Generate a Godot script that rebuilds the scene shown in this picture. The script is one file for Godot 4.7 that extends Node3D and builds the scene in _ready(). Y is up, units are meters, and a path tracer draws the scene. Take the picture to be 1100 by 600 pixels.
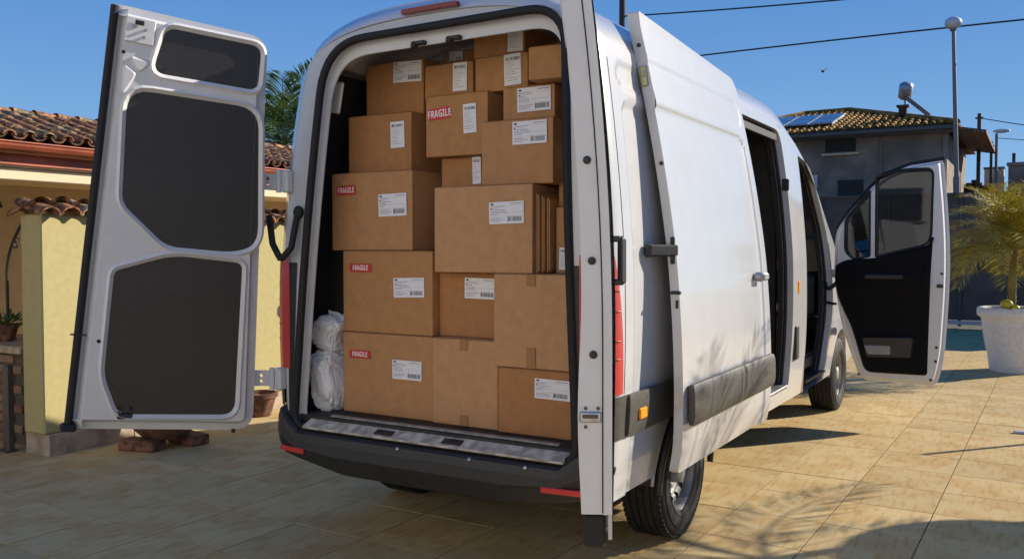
extends Node3D
# A delivery van with open doors, loaded with cartons, on a tiled yard. Units are metres; the van's rear is at z = 0 and it points to -z.

var M := {}
var used := {}
var rng := RandomNumberGenerator.new()
const SUN := Vector3(-1.0, -0.74, 1.2)

# ------------------------------------------------------------------ mesh helpers
func begin() -> SurfaceTool:
	var st := SurfaceTool.new()
	st.begin(Mesh.PRIMITIVE_TRIANGLES)
	return st

func tri(st: SurfaceTool, a: Vector3, b: Vector3, c: Vector3, na: Vector3, nb: Vector3, nc: Vector3) -> void:
	var g := (c - a).cross(b - a)
	if g.length_squared() < 1e-16:
		return
	if g.dot(na + nb + nc) < 0.0:
		var t := b; b = c; c = t
		t = nb; nb = nc; nc = t
	st.set_normal(na); st.add_vertex(a)
	st.set_normal(nb); st.add_vertex(b)
	st.set_normal(nc); st.add_vertex(c)

func quad(st: SurfaceTool, a: Vector3, b: Vector3, c: Vector3, d: Vector3, n: Vector3) -> void:
	tri(st, a, b, c, n, n, n)
	tri(st, a, c, d, n, n, n)

func quad_out(st: SurfaceTool, a: Vector3, b: Vector3, c: Vector3, d: Vector3, centre: Vector3) -> void:
	var n := (c - a).cross(d - b)
	if n.length_squared() < 1e-16:
		return
	n = n.normalized()
	if n.dot((a + b + c + d) * 0.25 - centre) < 0.0:
		n = -n
	quad(st, a, b, c, d, n)

# chamfered box
func cbox(st: SurfaceTool, c: Vector3, s: Vector3, ch := 0.004, b := Basis.IDENTITY) -> void:
	var h := s * 0.5
	ch = min(ch, min(h.x, min(h.y, h.z)) * 0.9)
	var k := h - Vector3(ch, ch, ch)
	for ax in 3:
		for sg in [-1.0, 1.0]:
			var u := (ax + 1) % 3
			var v := (ax + 2) % 3
			var p: Array[Vector3] = []
			for q in [[-1, -1], [1, -1], [1, 1], [-1, 1]]:
				var w := Vector3.ZERO
				w[ax] = sg * h[ax]; w[u] = q[0] * k[u]; w[v] = q[1] * k[v]
				p.append(c + b * w)
			var n := Vector3.ZERO
			n[ax] = sg
			quad(st, p[0], p[1], p[2], p[3], b * n)
	if ch < 0.0006:
		return
	for ax in 3:
		var u := (ax + 1) % 3
		var v := (ax + 2) % 3
		for su in [-1.0, 1.0]:
			for sv in [-1.0, 1.0]:
				var p: Array[Vector3] = []
				for q in [[-1, 0], [1, 0], [1, 1], [-1, 1]]:
					var w := Vector3.ZERO
					w[ax] = q[0] * k[ax]
					w[u] = su * (h[u] if q[1] == 0 else k[u])
					w[v] = sv * (k[v] if q[1] == 0 else h[v])
					p.append(c + b * w)
				var n := Vector3.ZERO
				n[u] = su; n[v] = sv
				quad(st, p[0], p[1], p[2], p[3], (b * n).normalized())
	for sx in [-1.0, 1.0]:
		for sy in [-1.0, 1.0]:
			for sz in [-1.0, 1.0]:
				var n := Vector3(sx, sy, sz).normalized()
				tri(st, c + b * Vector3(sx * h.x, sy * k.y, sz * k.z), c + b * Vector3(sx * k.x, sy * h.y, sz * k.z), c + b * Vector3(sx * k.x, sy * k.y, sz * h.z), b * n, b * n, b * n)

# tube along points
func tube(st: SurfaceTool, pts: Array, r, sides := 8, caps := true) -> void:
	var n := pts.size()
	var rings := []
	var ref := Vector3.UP
	for i in n:
		var t: Vector3 = (pts[min(i + 1, n - 1)] - pts[max(i - 1, 0)]).normalized()
		if abs(t.dot(ref)) > 0.95:
			ref = Vector3.RIGHT if abs(t.x) < 0.8 else Vector3.BACK
		var u := t.cross(ref).normalized()
		var v := u.cross(t).normalized()
		ref = v
		var rr: float = r[i] if r is Array else r
		var ring := []
		for k in sides:
			var a := TAU * k / sides
			var d := u * cos(a) + v * sin(a)
			ring.append([pts[i] + d * rr, d])
		rings.append(ring)
	for i in n - 1:
		for k in sides:
			var a = rings[i][k]; var b = rings[i][(k + 1) % sides]
			var c = rings[i + 1][(k + 1) % sides]; var d = rings[i + 1][k]
			tri(st, a[0], b[0], c[0], a[1], b[1], c[1])
			tri(st, a[0], c[0], d[0], a[1], c[1], d[1])
	if caps:
		for e in [0, n - 1]:
			var t: Vector3 = (pts[1] - pts[0]) if e == 0 else (pts[n - 2] - pts[n - 1])
			t = -t.normalized()
			for k in range(1, sides - 1):
				tri(st, rings[e][0][0], rings[e][k][0], rings[e][k + 1][0], t, t, t)

# lathe: prof = [[radius, along], ...], axis through o along ax
func lathe(st: SurfaceTool, prof: Array, o: Vector3, ax: Vector3, sides := 32, flat := false) -> void:
	ax = ax.normalized()
	var u := ax.cross(Vector3.UP if abs(ax.y) < 0.9 else Vector3.RIGHT).normalized()
	var v := ax.cross(u)
	for i in prof.size() - 1:
		var p = prof[i]; var q = prof[i + 1]
		var dr: float = q[0] - p[0]; var da: float = q[1] - p[1]
		if abs(dr) + abs(da) < 1e-7:
			continue
		var np := Vector2(da, -dr).normalized()
		var n0 := np; var n1 := np
		if not flat:
			if i > 0:
				var e := Vector2(prof[i][1] - prof[i - 1][1], -(prof[i][0] - prof[i - 1][0])).normalized()
				if e.dot(np) > 0.6: n0 = (e + np).normalized()
			if i < prof.size() - 2:
				var e2 := Vector2(prof[i + 2][1] - q[1], -(prof[i + 2][0] - q[0])).normalized()
				if e2.dot(np) > 0.6: n1 = (e2 + np).normalized()
		for k in sides:
			var a0 := TAU * k / sides; var a1 := TAU * (k + 1) / sides
			var d0 := u * cos(a0) + v * sin(a0); var d1 := u * cos(a1) + v * sin(a1)
			var A: Vector3 = o + d0 * p[0] + ax * p[1]; var B: Vector3 = o + d1 * p[0] + ax * p[1]
			var C: Vector3 = o + d1 * q[0] + ax * q[1]; var D: Vector3 = o + d0 * q[0] + ax * q[1]
			var nA := d0 * n0.x + ax * n0.y; var nB := d1 * n0.x + ax * n0.y
			var nC := d1 * n1.x + ax * n1.y; var nD := d0 * n1.x + ax * n1.y
			tri(st, A, B, C, nA, nB, nC)
			tri(st, A, C, D, nA, nC, nD)

# polygon with rounded corners: pts = [[x, y, radius], ...]
func rpoly(pts: Array, seg := 5) -> PackedVector2Array:
	var out := PackedVector2Array()
	var n := pts.size()
	for i in n:
		var p := Vector2(pts[i][0], pts[i][1])
		var r: float = pts[i][2] if pts[i].size() > 2 else 0.0
		if r <= 0.0:
			out.append(p); continue
		var a := Vector2(pts[(i + n - 1) % n][0], pts[(i + n - 1) % n][1])
		var b := Vector2(pts[(i + 1) % n][0], pts[(i + 1) % n][1])
		var da := (a - p); var db := (b - p)
		var la: float = min(r, da.length() * 0.49); var lb: float = min(r, db.length() * 0.49)
		var A := p + da.normalized() * la; var B := p + db.normalized() * lb
		for k in seg + 1:
			var t := float(k) / seg
			out.append(A.lerp(p, t).lerp(p.lerp(B, t), t))
	return out

func ccw(p: PackedVector2Array) -> PackedVector2Array:
	var q := p.duplicate()
	if Geometry2D.is_polygon_clockwise(q):
		q.reverse()
	return q

# move every vertex inwards by d (keeps the count)
func inset(p: PackedVector2Array, d: float) -> PackedVector2Array:
	var q := ccw(p)
	var out := PackedVector2Array()
	var n := q.size()
	for i in n:
		var a := (q[i] - q[(i + n - 1) % n]); var b := (q[(i + 1) % n] - q[i])
		if a.length() < 1e-6: a = b
		if b.length() < 1e-6: b = a
		var na := Vector2(-a.y, a.x).normalized(); var nb := Vector2(-b.y, b.x).normalized()
		var m := (na + nb)
		if m.length() < 1e-3: m = na
		m = m.normalized()
		var k: float = 1.0 / max(0.5, m.dot(na))
		out.append(q[i] + m * d * k)
	return out

# a surface over a 2D outline (minus holes), laid through map(u, v)
func panel(st: SurfaceTool, outline: PackedVector2Array, holes: Array, cu: float, cv: float, map: Callable, toward: Vector3) -> void:
	var box := Rect2(outline[0], Vector2.ZERO)
	for p in outline: box = box.expand(p)
	var nu: int = max(1, int(ceil(box.size.x / cu))); var nv: int = max(1, int(ceil(box.size.y / cv)))
	var hb: Array[Rect2] = []
	for h in holes:
		var r := Rect2(h[0], Vector2.ZERO)
		for p in h: r = r.expand(p)
		hb.append(r)
	for i in nu:
		for j in nv:
			var u0 := box.position.x + box.size.x * i / nu; var u1 := box.position.x + box.size.x * (i + 1) / nu
			var v0 := box.position.y + box.size.y * j / nv; var v1 := box.position.y + box.size.y * (j + 1) / nv
			var cell := PackedVector2Array([Vector2(u0, v0), Vector2(u1, v0), Vector2(u1, v1), Vector2(u0, v1)])
			var polys: Array = Geometry2D.intersect_polygons(cell, outline)
			var cr := Rect2(u0, v0, u1 - u0, v1 - v0)
			for k in holes.size():
				if not hb[k].intersects(cr): continue
				var nx := []
				for p in polys: nx.append_array(Geometry2D.clip_polygons(p, holes[k]))
				polys = nx
			for p in polys:
				if p.size() < 3: continue
				var id := Geometry2D.triangulate_polygon(p)
				if id.is_empty(): continue
				var pos: Array[Vector3] = []; var nor: Array[Vector3] = []
				for q in p:
					var P: Vector3 = map.call(q.x, q.y)
					var n: Vector3 = (map.call(q.x + 0.002, q.y) - map.call(q.x - 0.002, q.y)).cross(map.call(q.x, q.y + 0.002) - map.call(q.x, q.y - 0.002)).normalized()
					if n.dot(toward) < 0.0: n = -n
					pos.append(P); nor.append(n)
				for t in range(0, id.size(), 3):
					tri(st, pos[id[t]], pos[id[t + 1]], pos[id[t + 2]], nor[id[t]], nor[id[t + 1]], nor[id[t + 2]])

# band between two mapped outlines with the same count; sgn 1 faces the outside of the outline, -1 the inside
func band(st: SurfaceTool, pa: PackedVector2Array, ma: Callable, pb: PackedVector2Array, mb: Callable, c: Vector3, outward := true, closed := true) -> void:
	var n := pa.size()
	for i in (n if closed else n - 1):
		var j := (i + 1) % n
		var cuts: int = max(1, int(ceil(pa[i].distance_to(pa[j]) / 0.06)))
		for k in cuts:
			var p0 := pa[i].lerp(pa[j], float(k) / cuts); var p1 := pa[i].lerp(pa[j], float(k + 1) / cuts)
			var q0 := pb[i].lerp(pb[j], float(k) / cuts); var q1 := pb[i].lerp(pb[j], float(k + 1) / cuts)
			var A: Vector3 = ma.call(p0.x, p0.y); var B: Vector3 = ma.call(p1.x, p1.y)
			var C: Vector3 = mb.call(q1.x, q1.y); var D: Vector3 = mb.call(q0.x, q0.y)
			var nn := (C - A).cross(D - B)
			if nn.length_squared() < 1e-16: continue
			nn = nn.normalized()
			if (nn.dot((A + B + C + D) * 0.25 - c) < 0.0) == outward: nn = -nn
			quad(st, A, B, C, D, nn)

func line_tube(st: SurfaceTool, outline: PackedVector2Array, map: Callable, r: float, sides := 6) -> void:
	var pts := []
	for i in outline.size():
		var p := outline[i]; var q := outline[(i + 1) % outline.size()]
		var cuts: int = max(1, int(ceil(p.distance_to(q) / 0.08)))
		for k in cuts:
			var t := p.lerp(q, float(k) / cuts)
			pts.append(map.call(t.x, t.y))
	pts.append(map.call(outline[0].x, outline[0].y))
	tube(st, pts, r, sides, false)

func ellipsoid(st: SurfaceTool, c: Vector3, r: Vector3, nu := 12, nv := 8, bump: FastNoiseLite = null, amp := 0.0) -> void:
	var P := []; var N := []
	for j in nv + 1:
		var row := []; var nr := []
		for i in nu + 1:
			var a := TAU * i / nu; var b := PI * j / nv
			var d := Vector3(sin(b) * cos(a), cos(b), sin(b) * sin(a))
			var k := 1.0
			if bump: k += amp * bump.get_noise_3dv(d * 60.0)
			row.append(c + d * r * k)
			nr.append((d / r).normalized())
		P.append(row); N.append(nr)
	for j in nv:
		for i in nu:
			tri(st, P[j][i], P[j][i + 1], P[j + 1][i + 1], N[j][i], N[j][i + 1], N[j + 1][i + 1])
			tri(st, P[j][i], P[j + 1][i + 1], P[j + 1][i], N[j][i], N[j + 1][i + 1], N[j + 1][i])

# ------------------------------------------------------------------ scene helpers
func numbered(n: String) -> String:
	if not used.has(n):
		used[n] = 0
		return n
	used[n] += 1
	return "%s_%03d" % [n, used[n]]

func thing(called: String, label: String, category: String, at := Vector3.ZERO, group := "") -> Node3D:
	var o := Node3D.new()
	o.name = numbered(called)
	add_child(o)
	o.position = at
	o.set_meta("label", label); o.set_meta("category", category)
	if group: o.set_meta("group", group)
	return o

func part(parent: Node, called: String, st, m: Material) -> MeshInstance3D:
	var o := MeshInstance3D.new()
	o.name = called
	o.mesh = st.commit() if st is SurfaceTool else st
	o.material_override = m
	parent.add_child(o, true)
	return o

func sbox(parent: Node, called: String, c: Vector3, s: Vector3, m: Material, ch := 0.004, b := Basis.IDENTITY) -> MeshInstance3D:
	var st := begin()
	cbox(st, c, s, ch, b)
	return part(parent, called, st, m)

func structure(called: String, st, m: Material) -> MeshInstance3D:
	var o := part(self, called, st, m)
	o.set_meta("kind", "structure")
	return o

func lin(r: float, g: float, b: float) -> Color:
	return Color(r, g, b).linear_to_srgb()

func mat(key: String, c: Color, rough := 0.6, metal := 0.0, spec := 0.5) -> StandardMaterial3D:
	var m := StandardMaterial3D.new()
	m.albedo_color = c; m.roughness = rough; m.metallic = metal; m.metallic_specular = spec
	M[key] = m
	return m

func triplanar(m: StandardMaterial3D, t: Texture2D, scale: float, world := false, off := Vector3.ZERO, stretch := Vector3.ONE) -> void:
	m.albedo_texture = t
	m.uv1_triplanar = true; m.uv1_world_triplanar = world
	m.uv1_scale = stretch * scale; m.uv1_offset = off
	m.uv1_triplanar_sharpness = 4.0

# grain: grey multiplier texture; lo..hi over fractal noise, plus fine speckle and stripes
func grain(sd: int, size: int, freq: float, oct: int, lo: float, hi: float, speck := 0.0, sx := 1.0, sy := 1.0, tint := Color(1, 1, 1), tint2 := Color(1, 1, 1)) -> ImageTexture:
	var n := FastNoiseLite.new()
	n.seed = sd; n.frequency = freq; n.fractal_octaves = oct
	var src := n.get_seamless_image(size, size, false, false, 0.2)
	var im := Image.create(size, size, true, Image.FORMAT_RGB8)
	var r := RandomNumberGenerator.new()
	r.seed = sd
	for y in size:
		for x in size:
			var v := src.get_pixel(int(x * sx) % size, int(y * sy) % size).r
			v = smoothstep(0.15, 0.85, v)
			var k := lerpf(lo, hi, v) + r.randf_range(-speck, speck)
			var c := tint.lerp(tint2, v)
			im.set_pixel(x, y, Color(clampf(k * c.r, 0, 1), clampf(k * c.g, 0, 1), clampf(k * c.b, 0, 1)))
	im.generate_mipmaps()
	return ImageTexture.create_from_image(im)

func bump(m: StandardMaterial3D, t: Texture2D, cm: float) -> void:
	m.heightmap_enabled = true
	m.heightmap_texture = t
	m.heightmap_scale = cm

func make_materials() -> void:
	var fine := grain(3, 256, 0.05, 4, 0.82, 1.0, 0.03)
	var blotch := grain(5, 256, 0.012, 5, 0.8, 1.0, 0.02)
	var dirty := grain(8, 256, 0.02, 5, 0.988, 1.0, 0.004, 1, 1, Color(0.998, 0.996, 0.992), Color(1, 1, 1))
	var m := mat("paint", lin(0.505, 0.508, 0.52), 0.24)
	triplanar(m, dirty, 0.9); m.clearcoat_enabled = true; m.clearcoat = 0.8; m.clearcoat_roughness = 0.08
	m = mat("paint_inner", lin(0.63, 0.635, 0.65), 0.40)
	triplanar(m, dirty, 1.7)
	m = mat("sill_paint", lin(0.60, 0.56, 0.50), 0.85, 0.0, 0.15)
	triplanar(m, grain(17, 256, 0.03, 5, 0.72, 1.0, 0.03), 1.4)
	m = mat("plastic", lin(0.024, 0.023, 0.023), 0.5); triplanar(m, fine, 3.0)
	m = mat("trim_plastic", lin(0.075, 0.07, 0.062), 0.5); triplanar(m, fine, 3.0)
	m = mat("rubber", lin(0.014, 0.014, 0.015), 0.75); triplanar(m, fine, 5.0)
	m = mat("tyre", lin(0.022, 0.021, 0.02), 0.8); triplanar(m, grain(21, 256, 0.03, 4, 0.6, 1.0, 0.08, 1, 1, Color(1.0, 0.92, 0.8), Color(0.85, 0.85, 0.85)), 3.0)
	m = mat("lining", lin(0.016, 0.016, 0.019), 0.55); triplanar(m, grain(12, 256, 0.02, 4, 0.75, 1.0, 0.05), 1.5)
	m = mat("board", lin(0.034, 0.032, 0.032), 0.42); triplanar(m, grain(13, 256, 0.06, 5, 0.9, 1.0, 0.07), 2.0)
	m = mat("door_trim", lin(0.010, 0.010, 0.011), 0.85, 0.0, 0.25); triplanar(m, fine, 4.0)
	m = mat("cargo_floor", lin(0.03, 0.026, 0.023), 0.7); triplanar(m, blotch, 1.5)
	m = mat("steel", lin(0.55, 0.55, 0.56), 0.38, 0.85); triplanar(m, blotch, 4.0)
	m = mat("rim_steel", lin(0.30, 0.295, 0.285), 0.55, 0.25); triplanar(m, blotch, 4.0)
	m = mat("zinc", lin(0.42, 0.43, 0.45), 0.45, 0.6); triplanar(m, blotch, 6.0)
	m = mat("brass", lin(0.45, 0.4, 0.24), 0.4, 0.7)
	m = mat("alloy", lin(0.4, 0.4, 0.38), 0.45, 0.5); triplanar(m, blotch, 5.0)
	m = mat("red_lens", lin(0.50, 0.009, 0.004), 0.22); m.clearcoat_enabled = true
	m = mat("orange_lens", lin(0.85, 0.30, 0.01), 0.2)
	m = mat("clear_lens", lin(0.5, 0.45, 0.42), 0.15)
	m = mat("dark_red_lens", lin(0.18, 0.006, 0.012), 0.2)
	m = mat("mirror", lin(0.85, 0.87, 0.9), 0.03, 1.0)
	m = mat("glass", Color(0.015, 0.022, 0.022, 0.7), 0.03)
	m.transparency = BaseMaterial3D.TRANSPARENCY_ALPHA
	m = mat("seat_cloth", lin(0.02, 0.02, 0.024), 0.9); triplanar(m, fine, 6.0)
	m = mat("grey_plastic", lin(0.25, 0.25, 0.25), 0.4)
	# cartons: kraft paper with fine flutes
	var ct := Image.create(256, 256, true, Image.FORMAT_RGB8)
	var nz := FastNoiseLite.new(); nz.seed = 41; nz.frequency = 0.02; nz.fractal_octaves = 4
	var nim := nz.get_seamless_image(256, 256)
	var r := RandomNumberGenerator.new(); r.seed = 9
	for x in 256:
		var col := 0.985 + 0.006 * sin(x * TAU * 32.0 / 256.0) + r.randf_range(-0.006, 0.006)
		for y in 256:
			var k: float = col * lerpf(0.93, 1.0, nim.get_pixel(x, y).r) + r.randf_range(-0.03, 0.02)
			ct.set_pixel(x, y, Color(k, k * 0.99, k * 0.97))
	ct.generate_mipmaps()
	var ctx := ImageTexture.create_from_image(ct)
	var tones := [[0.52, 0.280, 0.135], [0.465, 0.228, 0.098], [0.57, 0.325, 0.168], [0.50, 0.262, 0.118]]
	for i in 4:
		m = mat("carton%d" % i, lin(tones[i][0], tones[i][1], tones[i][2]), 0.75, 0, 0.3)
		triplanar(m, ctx, 2.3, false, Vector3(i * 0.31, i * 0.17, i * 0.23))
	m = mat("tape", lin(0.36, 0.185, 0.08), 0.5, 0.0, 0.3)
	m = mat("sticker_red", lin(0.56, 0.025, 0.03), 0.45)
	m = mat("sticker_white", lin(0.8, 0.8, 0.8), 0.5)
	m = mat("mailer", lin(0.66, 0.67, 0.69), 0.25); m.clearcoat_enabled = true; m.clearcoat = 0.4
	# yard
	for i in 5:
		var t := 0.94 + 0.03 * i
		m = mat("tile%d" % i, lin(0.495 * t, 0.375 * t, 0.195 * t), 0.85, 0, 0.12)
		triplanar(m, M_tile(), 0.55, true, Vector3(i * 0.37, 0, i * 0.53))
	m = mat("grout", lin(0.075, 0.055, 0.032), 0.9); triplanar(m, blotch, 1.0, true)
	m = mat("asphalt", lin(0.05, 0.05, 0.05), 0.9); triplanar(m, fine, 0.8, true)
	# houses
	var stucco := grain(31, 256, 0.06, 5, 0.965, 1.0, 0.02)
	m = mat("yellow_wall", lin(0.42, 0.36, 0.165), 0.9); triplanar(m, stucco, 0.8, true)
	m = mat("cream_wall", lin(0.70, 0.58, 0.40), 0.9); triplanar(m, stucco, 0.6, true)
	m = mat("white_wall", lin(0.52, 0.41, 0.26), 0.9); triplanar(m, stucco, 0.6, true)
	m = mat("pale_wall", lin(0.76, 0.75, 0.72), 0.9); triplanar(m, stucco, 0.5, true)
	m = mat("plinth", lin(0.42, 0.33, 0.24), 0.6); triplanar(m, blotch, 1.5, true)
	m = mat("grey_wall", lin(0.33, 0.265, 0.215), 0.95); triplanar(m, grain(33, 256, 0.015, 5, 0.78, 1.0, 0.04), 0.25, true)
	for i in 5:
		var cs := [[0.42, 0.17, 0.075], [0.50, 0.25, 0.12], [0.33, 0.14, 0.07], [0.45, 0.29, 0.17], [0.38, 0.19, 0.09]]
		m = mat("clay%d" % i, lin(cs[i][0], cs[i][1], cs[i][2]), 0.85)
		triplanar(m, grain(50 + i, 128, 0.03, 4, 0.55, 1.0, 0.06, 1, 1, Color(0.75, 0.8, 0.7), Color(1, 1, 1)), 3.0)
	m = mat("mossy_tile", lin(0.50, 0.275, 0.07), 0.9); triplanar(m, grain(61, 256, 0.02, 5, 0.65, 1.0, 0.04, 1, 1, Color(0.72, 0.72, 0.42), Color(1, 0.92, 0.78)), 0.35, true)
	m = mat("gutter", lin(0.42, 0.105, 0.05), 0.5); triplanar(m, blotch, 1.0, true)
	m = mat("terracotta", lin(0.21, 0.095, 0.055), 0.85); triplanar(m, grain(71, 128, 0.03, 4, 0.6, 1.0, 0.05), 2.5)
	for i in 4:
		var bs := [[0.24, 0.12, 0.07], [0.32, 0.18, 0.10], [0.19, 0.10, 0.07], [0.28, 0.19, 0.12]]
		m = mat("brick%d" % i, lin(bs[i][0], bs[i][1], bs[i][2]), 0.9); triplanar(m, fine, 6.0, false, Vector3(i, i, 0) * 0.3)
	m = mat("mortar", lin(0.12, 0.095, 0.075), 0.95); triplanar(m, fine, 3.0)
	m = mat("counter_stone", lin(0.45, 0.36, 0.25), 0.6); triplanar(m, blotch, 3.0)
	m = mat("iron", lin(0.03, 0.03, 0.03), 0.55, 0.3)
	m = mat("brown_metal", lin(0.09, 0.075, 0.065), 0.5, 0.3)
	m = mat("gate", lin(0.045, 0.046, 0.052), 0.55); triplanar(m, blotch, 0.6)
	m = mat("gate_light", lin(0.4, 0.39, 0.38), 0.6)
	m = mat("pole", lin(0.16, 0.16, 0.165), 0.5, 0.4)
	m = mat("wood_pole", lin(0.09, 0.065, 0.05), 0.9); triplanar(m, fine, 2.0)
	m = mat("wire", lin(0.03, 0.03, 0.035), 0.7)
	m = mat("opal", lin(0.55, 0.56, 0.58), 0.35)
	m = mat("solar", lin(0.02, 0.045, 0.12), 0.12)
	m = mat("white_pot", lin(0.74, 0.72, 0.67), 0.7); triplanar(m, grain(81, 128, 0.05, 4, 0.95, 1.0, 0.02), 2.0); 
	m = mat("soil", lin(0.05, 0.035, 0.025), 1.0)
	m = mat("palm_yellow", lin(0.29, 0.225, 0.018), 0.45); m.backlight_enabled = true; m.backlight = lin(0.13, 0.11, 0.01)
	m = mat("palm_green", lin(0.035, 0.06, 0.014), 0.5); m.backlight_enabled = true; m.backlight = lin(0.05, 0.09, 0.015)
	m = mat("palm_stem", lin(0.22, 0.17, 0.06), 0.8); triplanar(m, fine, 4.0)
	m = mat("leaf", lin(0.06, 0.10, 0.02), 0.6); m.backlight_enabled = true; m.backlight = lin(0.05, 0.08, 0.015)
	m = mat("fruit", lin(0.40, 0.38, 0.03), 0.4)
	m = mat("old_brick", lin(0.12, 0.075, 0.06), 0.95); triplanar(m, grain(91, 128, 0.06, 4, 0.5, 1.0, 0.1), 0.9, true)
	m = mat("parasol", lin(0.5, 0.42, 0.3), 0.9)
	m = mat("bird", lin(0.04, 0.035, 0.03), 0.8)
	m = mat("dark_hole", lin(0.008, 0.008, 0.008), 0.8)
	m = mat("shutter", lin(0.02, 0.022, 0.02), 0.7)

var _tile_tex: ImageTexture
func M_tile() -> ImageTexture:
	if _tile_tex: return _tile_tex
	# sawn-stone streaks along z, with soft brown stains
	var size := 512
	var a := FastNoiseLite.new(); a.seed = 101; a.frequency = 0.012; a.fractal_octaves = 5
	var b := FastNoiseLite.new(); b.seed = 102; b.frequency = 0.008; b.fractal_octaves = 4
	var ia := a.get_seamless_image(size, size); var ib := b.get_seamless_image(size, size)
	var im := Image.create(size, size, true, Image.FORMAT_RGB8)
	var r := RandomNumberGenerator.new(); r.seed = 55
	for y in size:
		for x in size:
			var s: float = ia.get_pixel((x * 6) % size, y).r
			var q: float = smoothstep(0.28, 0.62, ib.get_pixel(x, y).r)
			var st: float = smoothstep(0.2, 0.5, s)
			var k := lerpf(0.945, 1.0, st) * lerpf(0.96, 1.0, q) + r.randf_range(-0.03, 0.03)
			var warm := (1.0 - q) * 0.03 + (1.0 - st) * 0.03
			im.set_pixel(x, y, Color(clampf(k, 0, 1), clampf(k * (1.0 - warm), 0, 1), clampf(k * (1.0 - warm * 2.2), 0, 1)))
	im.generate_mipmaps()
	_tile_tex = ImageTexture.create_from_image(im)
	return _tile_tex

# ------------------------------------------------------------------ start
func _ready() -> void:
	rng.seed = 20240611
	var cam := Camera3D.new()
	cam.name = "camera"
	add_child(cam)
	cam.fov = 35.15
	cam.near = 0.05; cam.far = 600.0
	cam.position = Vector3(2.56, 1.544, 3.432)
	cam.rotation = Vector3(-0.035, 0.5368, 0.0)
	cam.current = true
	var env := Environment.new()
	env.background_mode = Environment.BG_SKY
	var sky := Sky.new()
	var sm := ProceduralSkyMaterial.new()
	sm.sky_top_color = Color(0.10, 0.35, 0.62)
	sm.sky_horizon_color = Color(0.50, 0.65, 0.77)
	sm.sky_curve = 0.15
	sm.ground_bottom_color = Color(0.36, 0.31, 0.24)
	sm.ground_horizon_color = Color(0.50, 0.55, 0.60)
	sm.sun_angle_max = 0.0
	sm.energy_multiplier = 1.0
	sky.sky_material = sm
	env.sky = sky
	env.tonemap_mode = Environment.TONE_MAPPER_LINEAR
	env.tonemap_exposure = 1.6
	env.sdfgi_enabled = true; env.ssao_enabled = true; env.ssil_enabled = true
	var we := WorldEnvironment.new()
	we.name = "world_environment"
	we.environment = env
	add_child(we)
	var sun := DirectionalLight3D.new()
	sun.name = "sun"
	sun.light_energy = 1.6
	sun.light_color = Color(1.0, 0.955, 0.875)
	sun.light_angular_distance = 0.5
	sun.shadow_enabled = true
	add_child(sun)
	sun.look_at_from_position(-SUN * 10.0, Vector3.ZERO, Vector3.UP)
	make_materials()
	build_ground()
	build_garden_wall()
	build_left_house()
	build_gate()
	build_right_house()
	build_far_things()
	build_van()
	build_cartons()
	build_plants()
	build_small_things()
	build_unseen_house()

# ------------------------------------------------------------------ ground
func build_ground() -> void:
	var st := begin()
	quad(st, Vector3(-200, -0.022, -300), Vector3(200, -0.022, -300), Vector3(200, -0.022, 60), Vector3(-200, -0.022, 60), Vector3.UP)
	structure("ground", st, M.asphalt)
	st = begin()
	var turn := Basis(Vector3.UP, -0.02)
	cbox(st, Vector3(-0.5, -0.010, -5.6), Vector3(15.0, 0.014, 20.6), 0.001)
	var pav := structure("pavement", st, M.grout)
	# tiles of half a metre; the ones that show largest are parts of their own
	var w := 0.505; var l := 0.525; var joint := 0.006
	var tm: Array[Mesh] = []
	for v in 2:
		st = begin()
		cbox(st, Vector3(0, -0.009, 0), Vector3(w - joint, 0.018, l - joint), 0.0012)
		tm.append(st.commit())
	var cells := []
	var eye := Vector3(2.56, 1.544, 3.432)
	var fw := Vector3(-sin(0.5368), 0, -cos(0.5368)); var rt := Vector3(cos(0.5368), 0, -sin(0.5368))
	for i in range(-15, 14):
		for j in range(-9, 31):
			var p := turn * Vector3(0.005 + w * (i + 0.5), 0, -0.14 - l * (j + 0.5))
			if p.x < -7.4 or p.x > 6.6 or p.z < -15.5 or p.z > 4.2: continue
			if p.x < -3.75 and p.z > -30.0 and p.x > -4.2: pass
			var d := p - eye
			var f := d.dot(fw)
			var seen: bool = f > 1.5 and abs(d.dot(rt)) < f * 0.62 + 0.4 and f > 2.4
			cells.append([(1.0 / max(0.5, f)) if seen else -d.length(), p, (i * 7 + j * 13 + i * j) % 5])
	cells.sort_custom(func(a, b): return a[0] > b[0])
	var rest := begin()
	for k in cells.size():
		var p: Vector3 = cells[k][1]
		var lift := rng.randf_range(-0.0008, 0.0008)
		var tilt := Basis.from_euler(Vector3(rng.randf_range(-0.0015, 0.0015), -0.02, rng.randf_range(-0.0015, 0.0015)))
		if k < 290:
			var o := MeshInstance3D.new()
			o.name = "paving_tile"
			o.mesh = tm[0]
			o.material_override = M["tile%d" % posmod(cells[k][2], 5)]
			o.transform = Transform3D(tilt, p + Vector3(0, lift, 0))
			pav.add_child(o, true)
		else:
			cbox(rest, p + Vector3(0, lift - 0.009, 0), Vector3(w - joint, 0.018, l - joint), 0.0, tilt)
	var ro := part(pav, "paving_tiles_far", rest, M.tile2)
	ro.set_meta("kind", "stuff")

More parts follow.
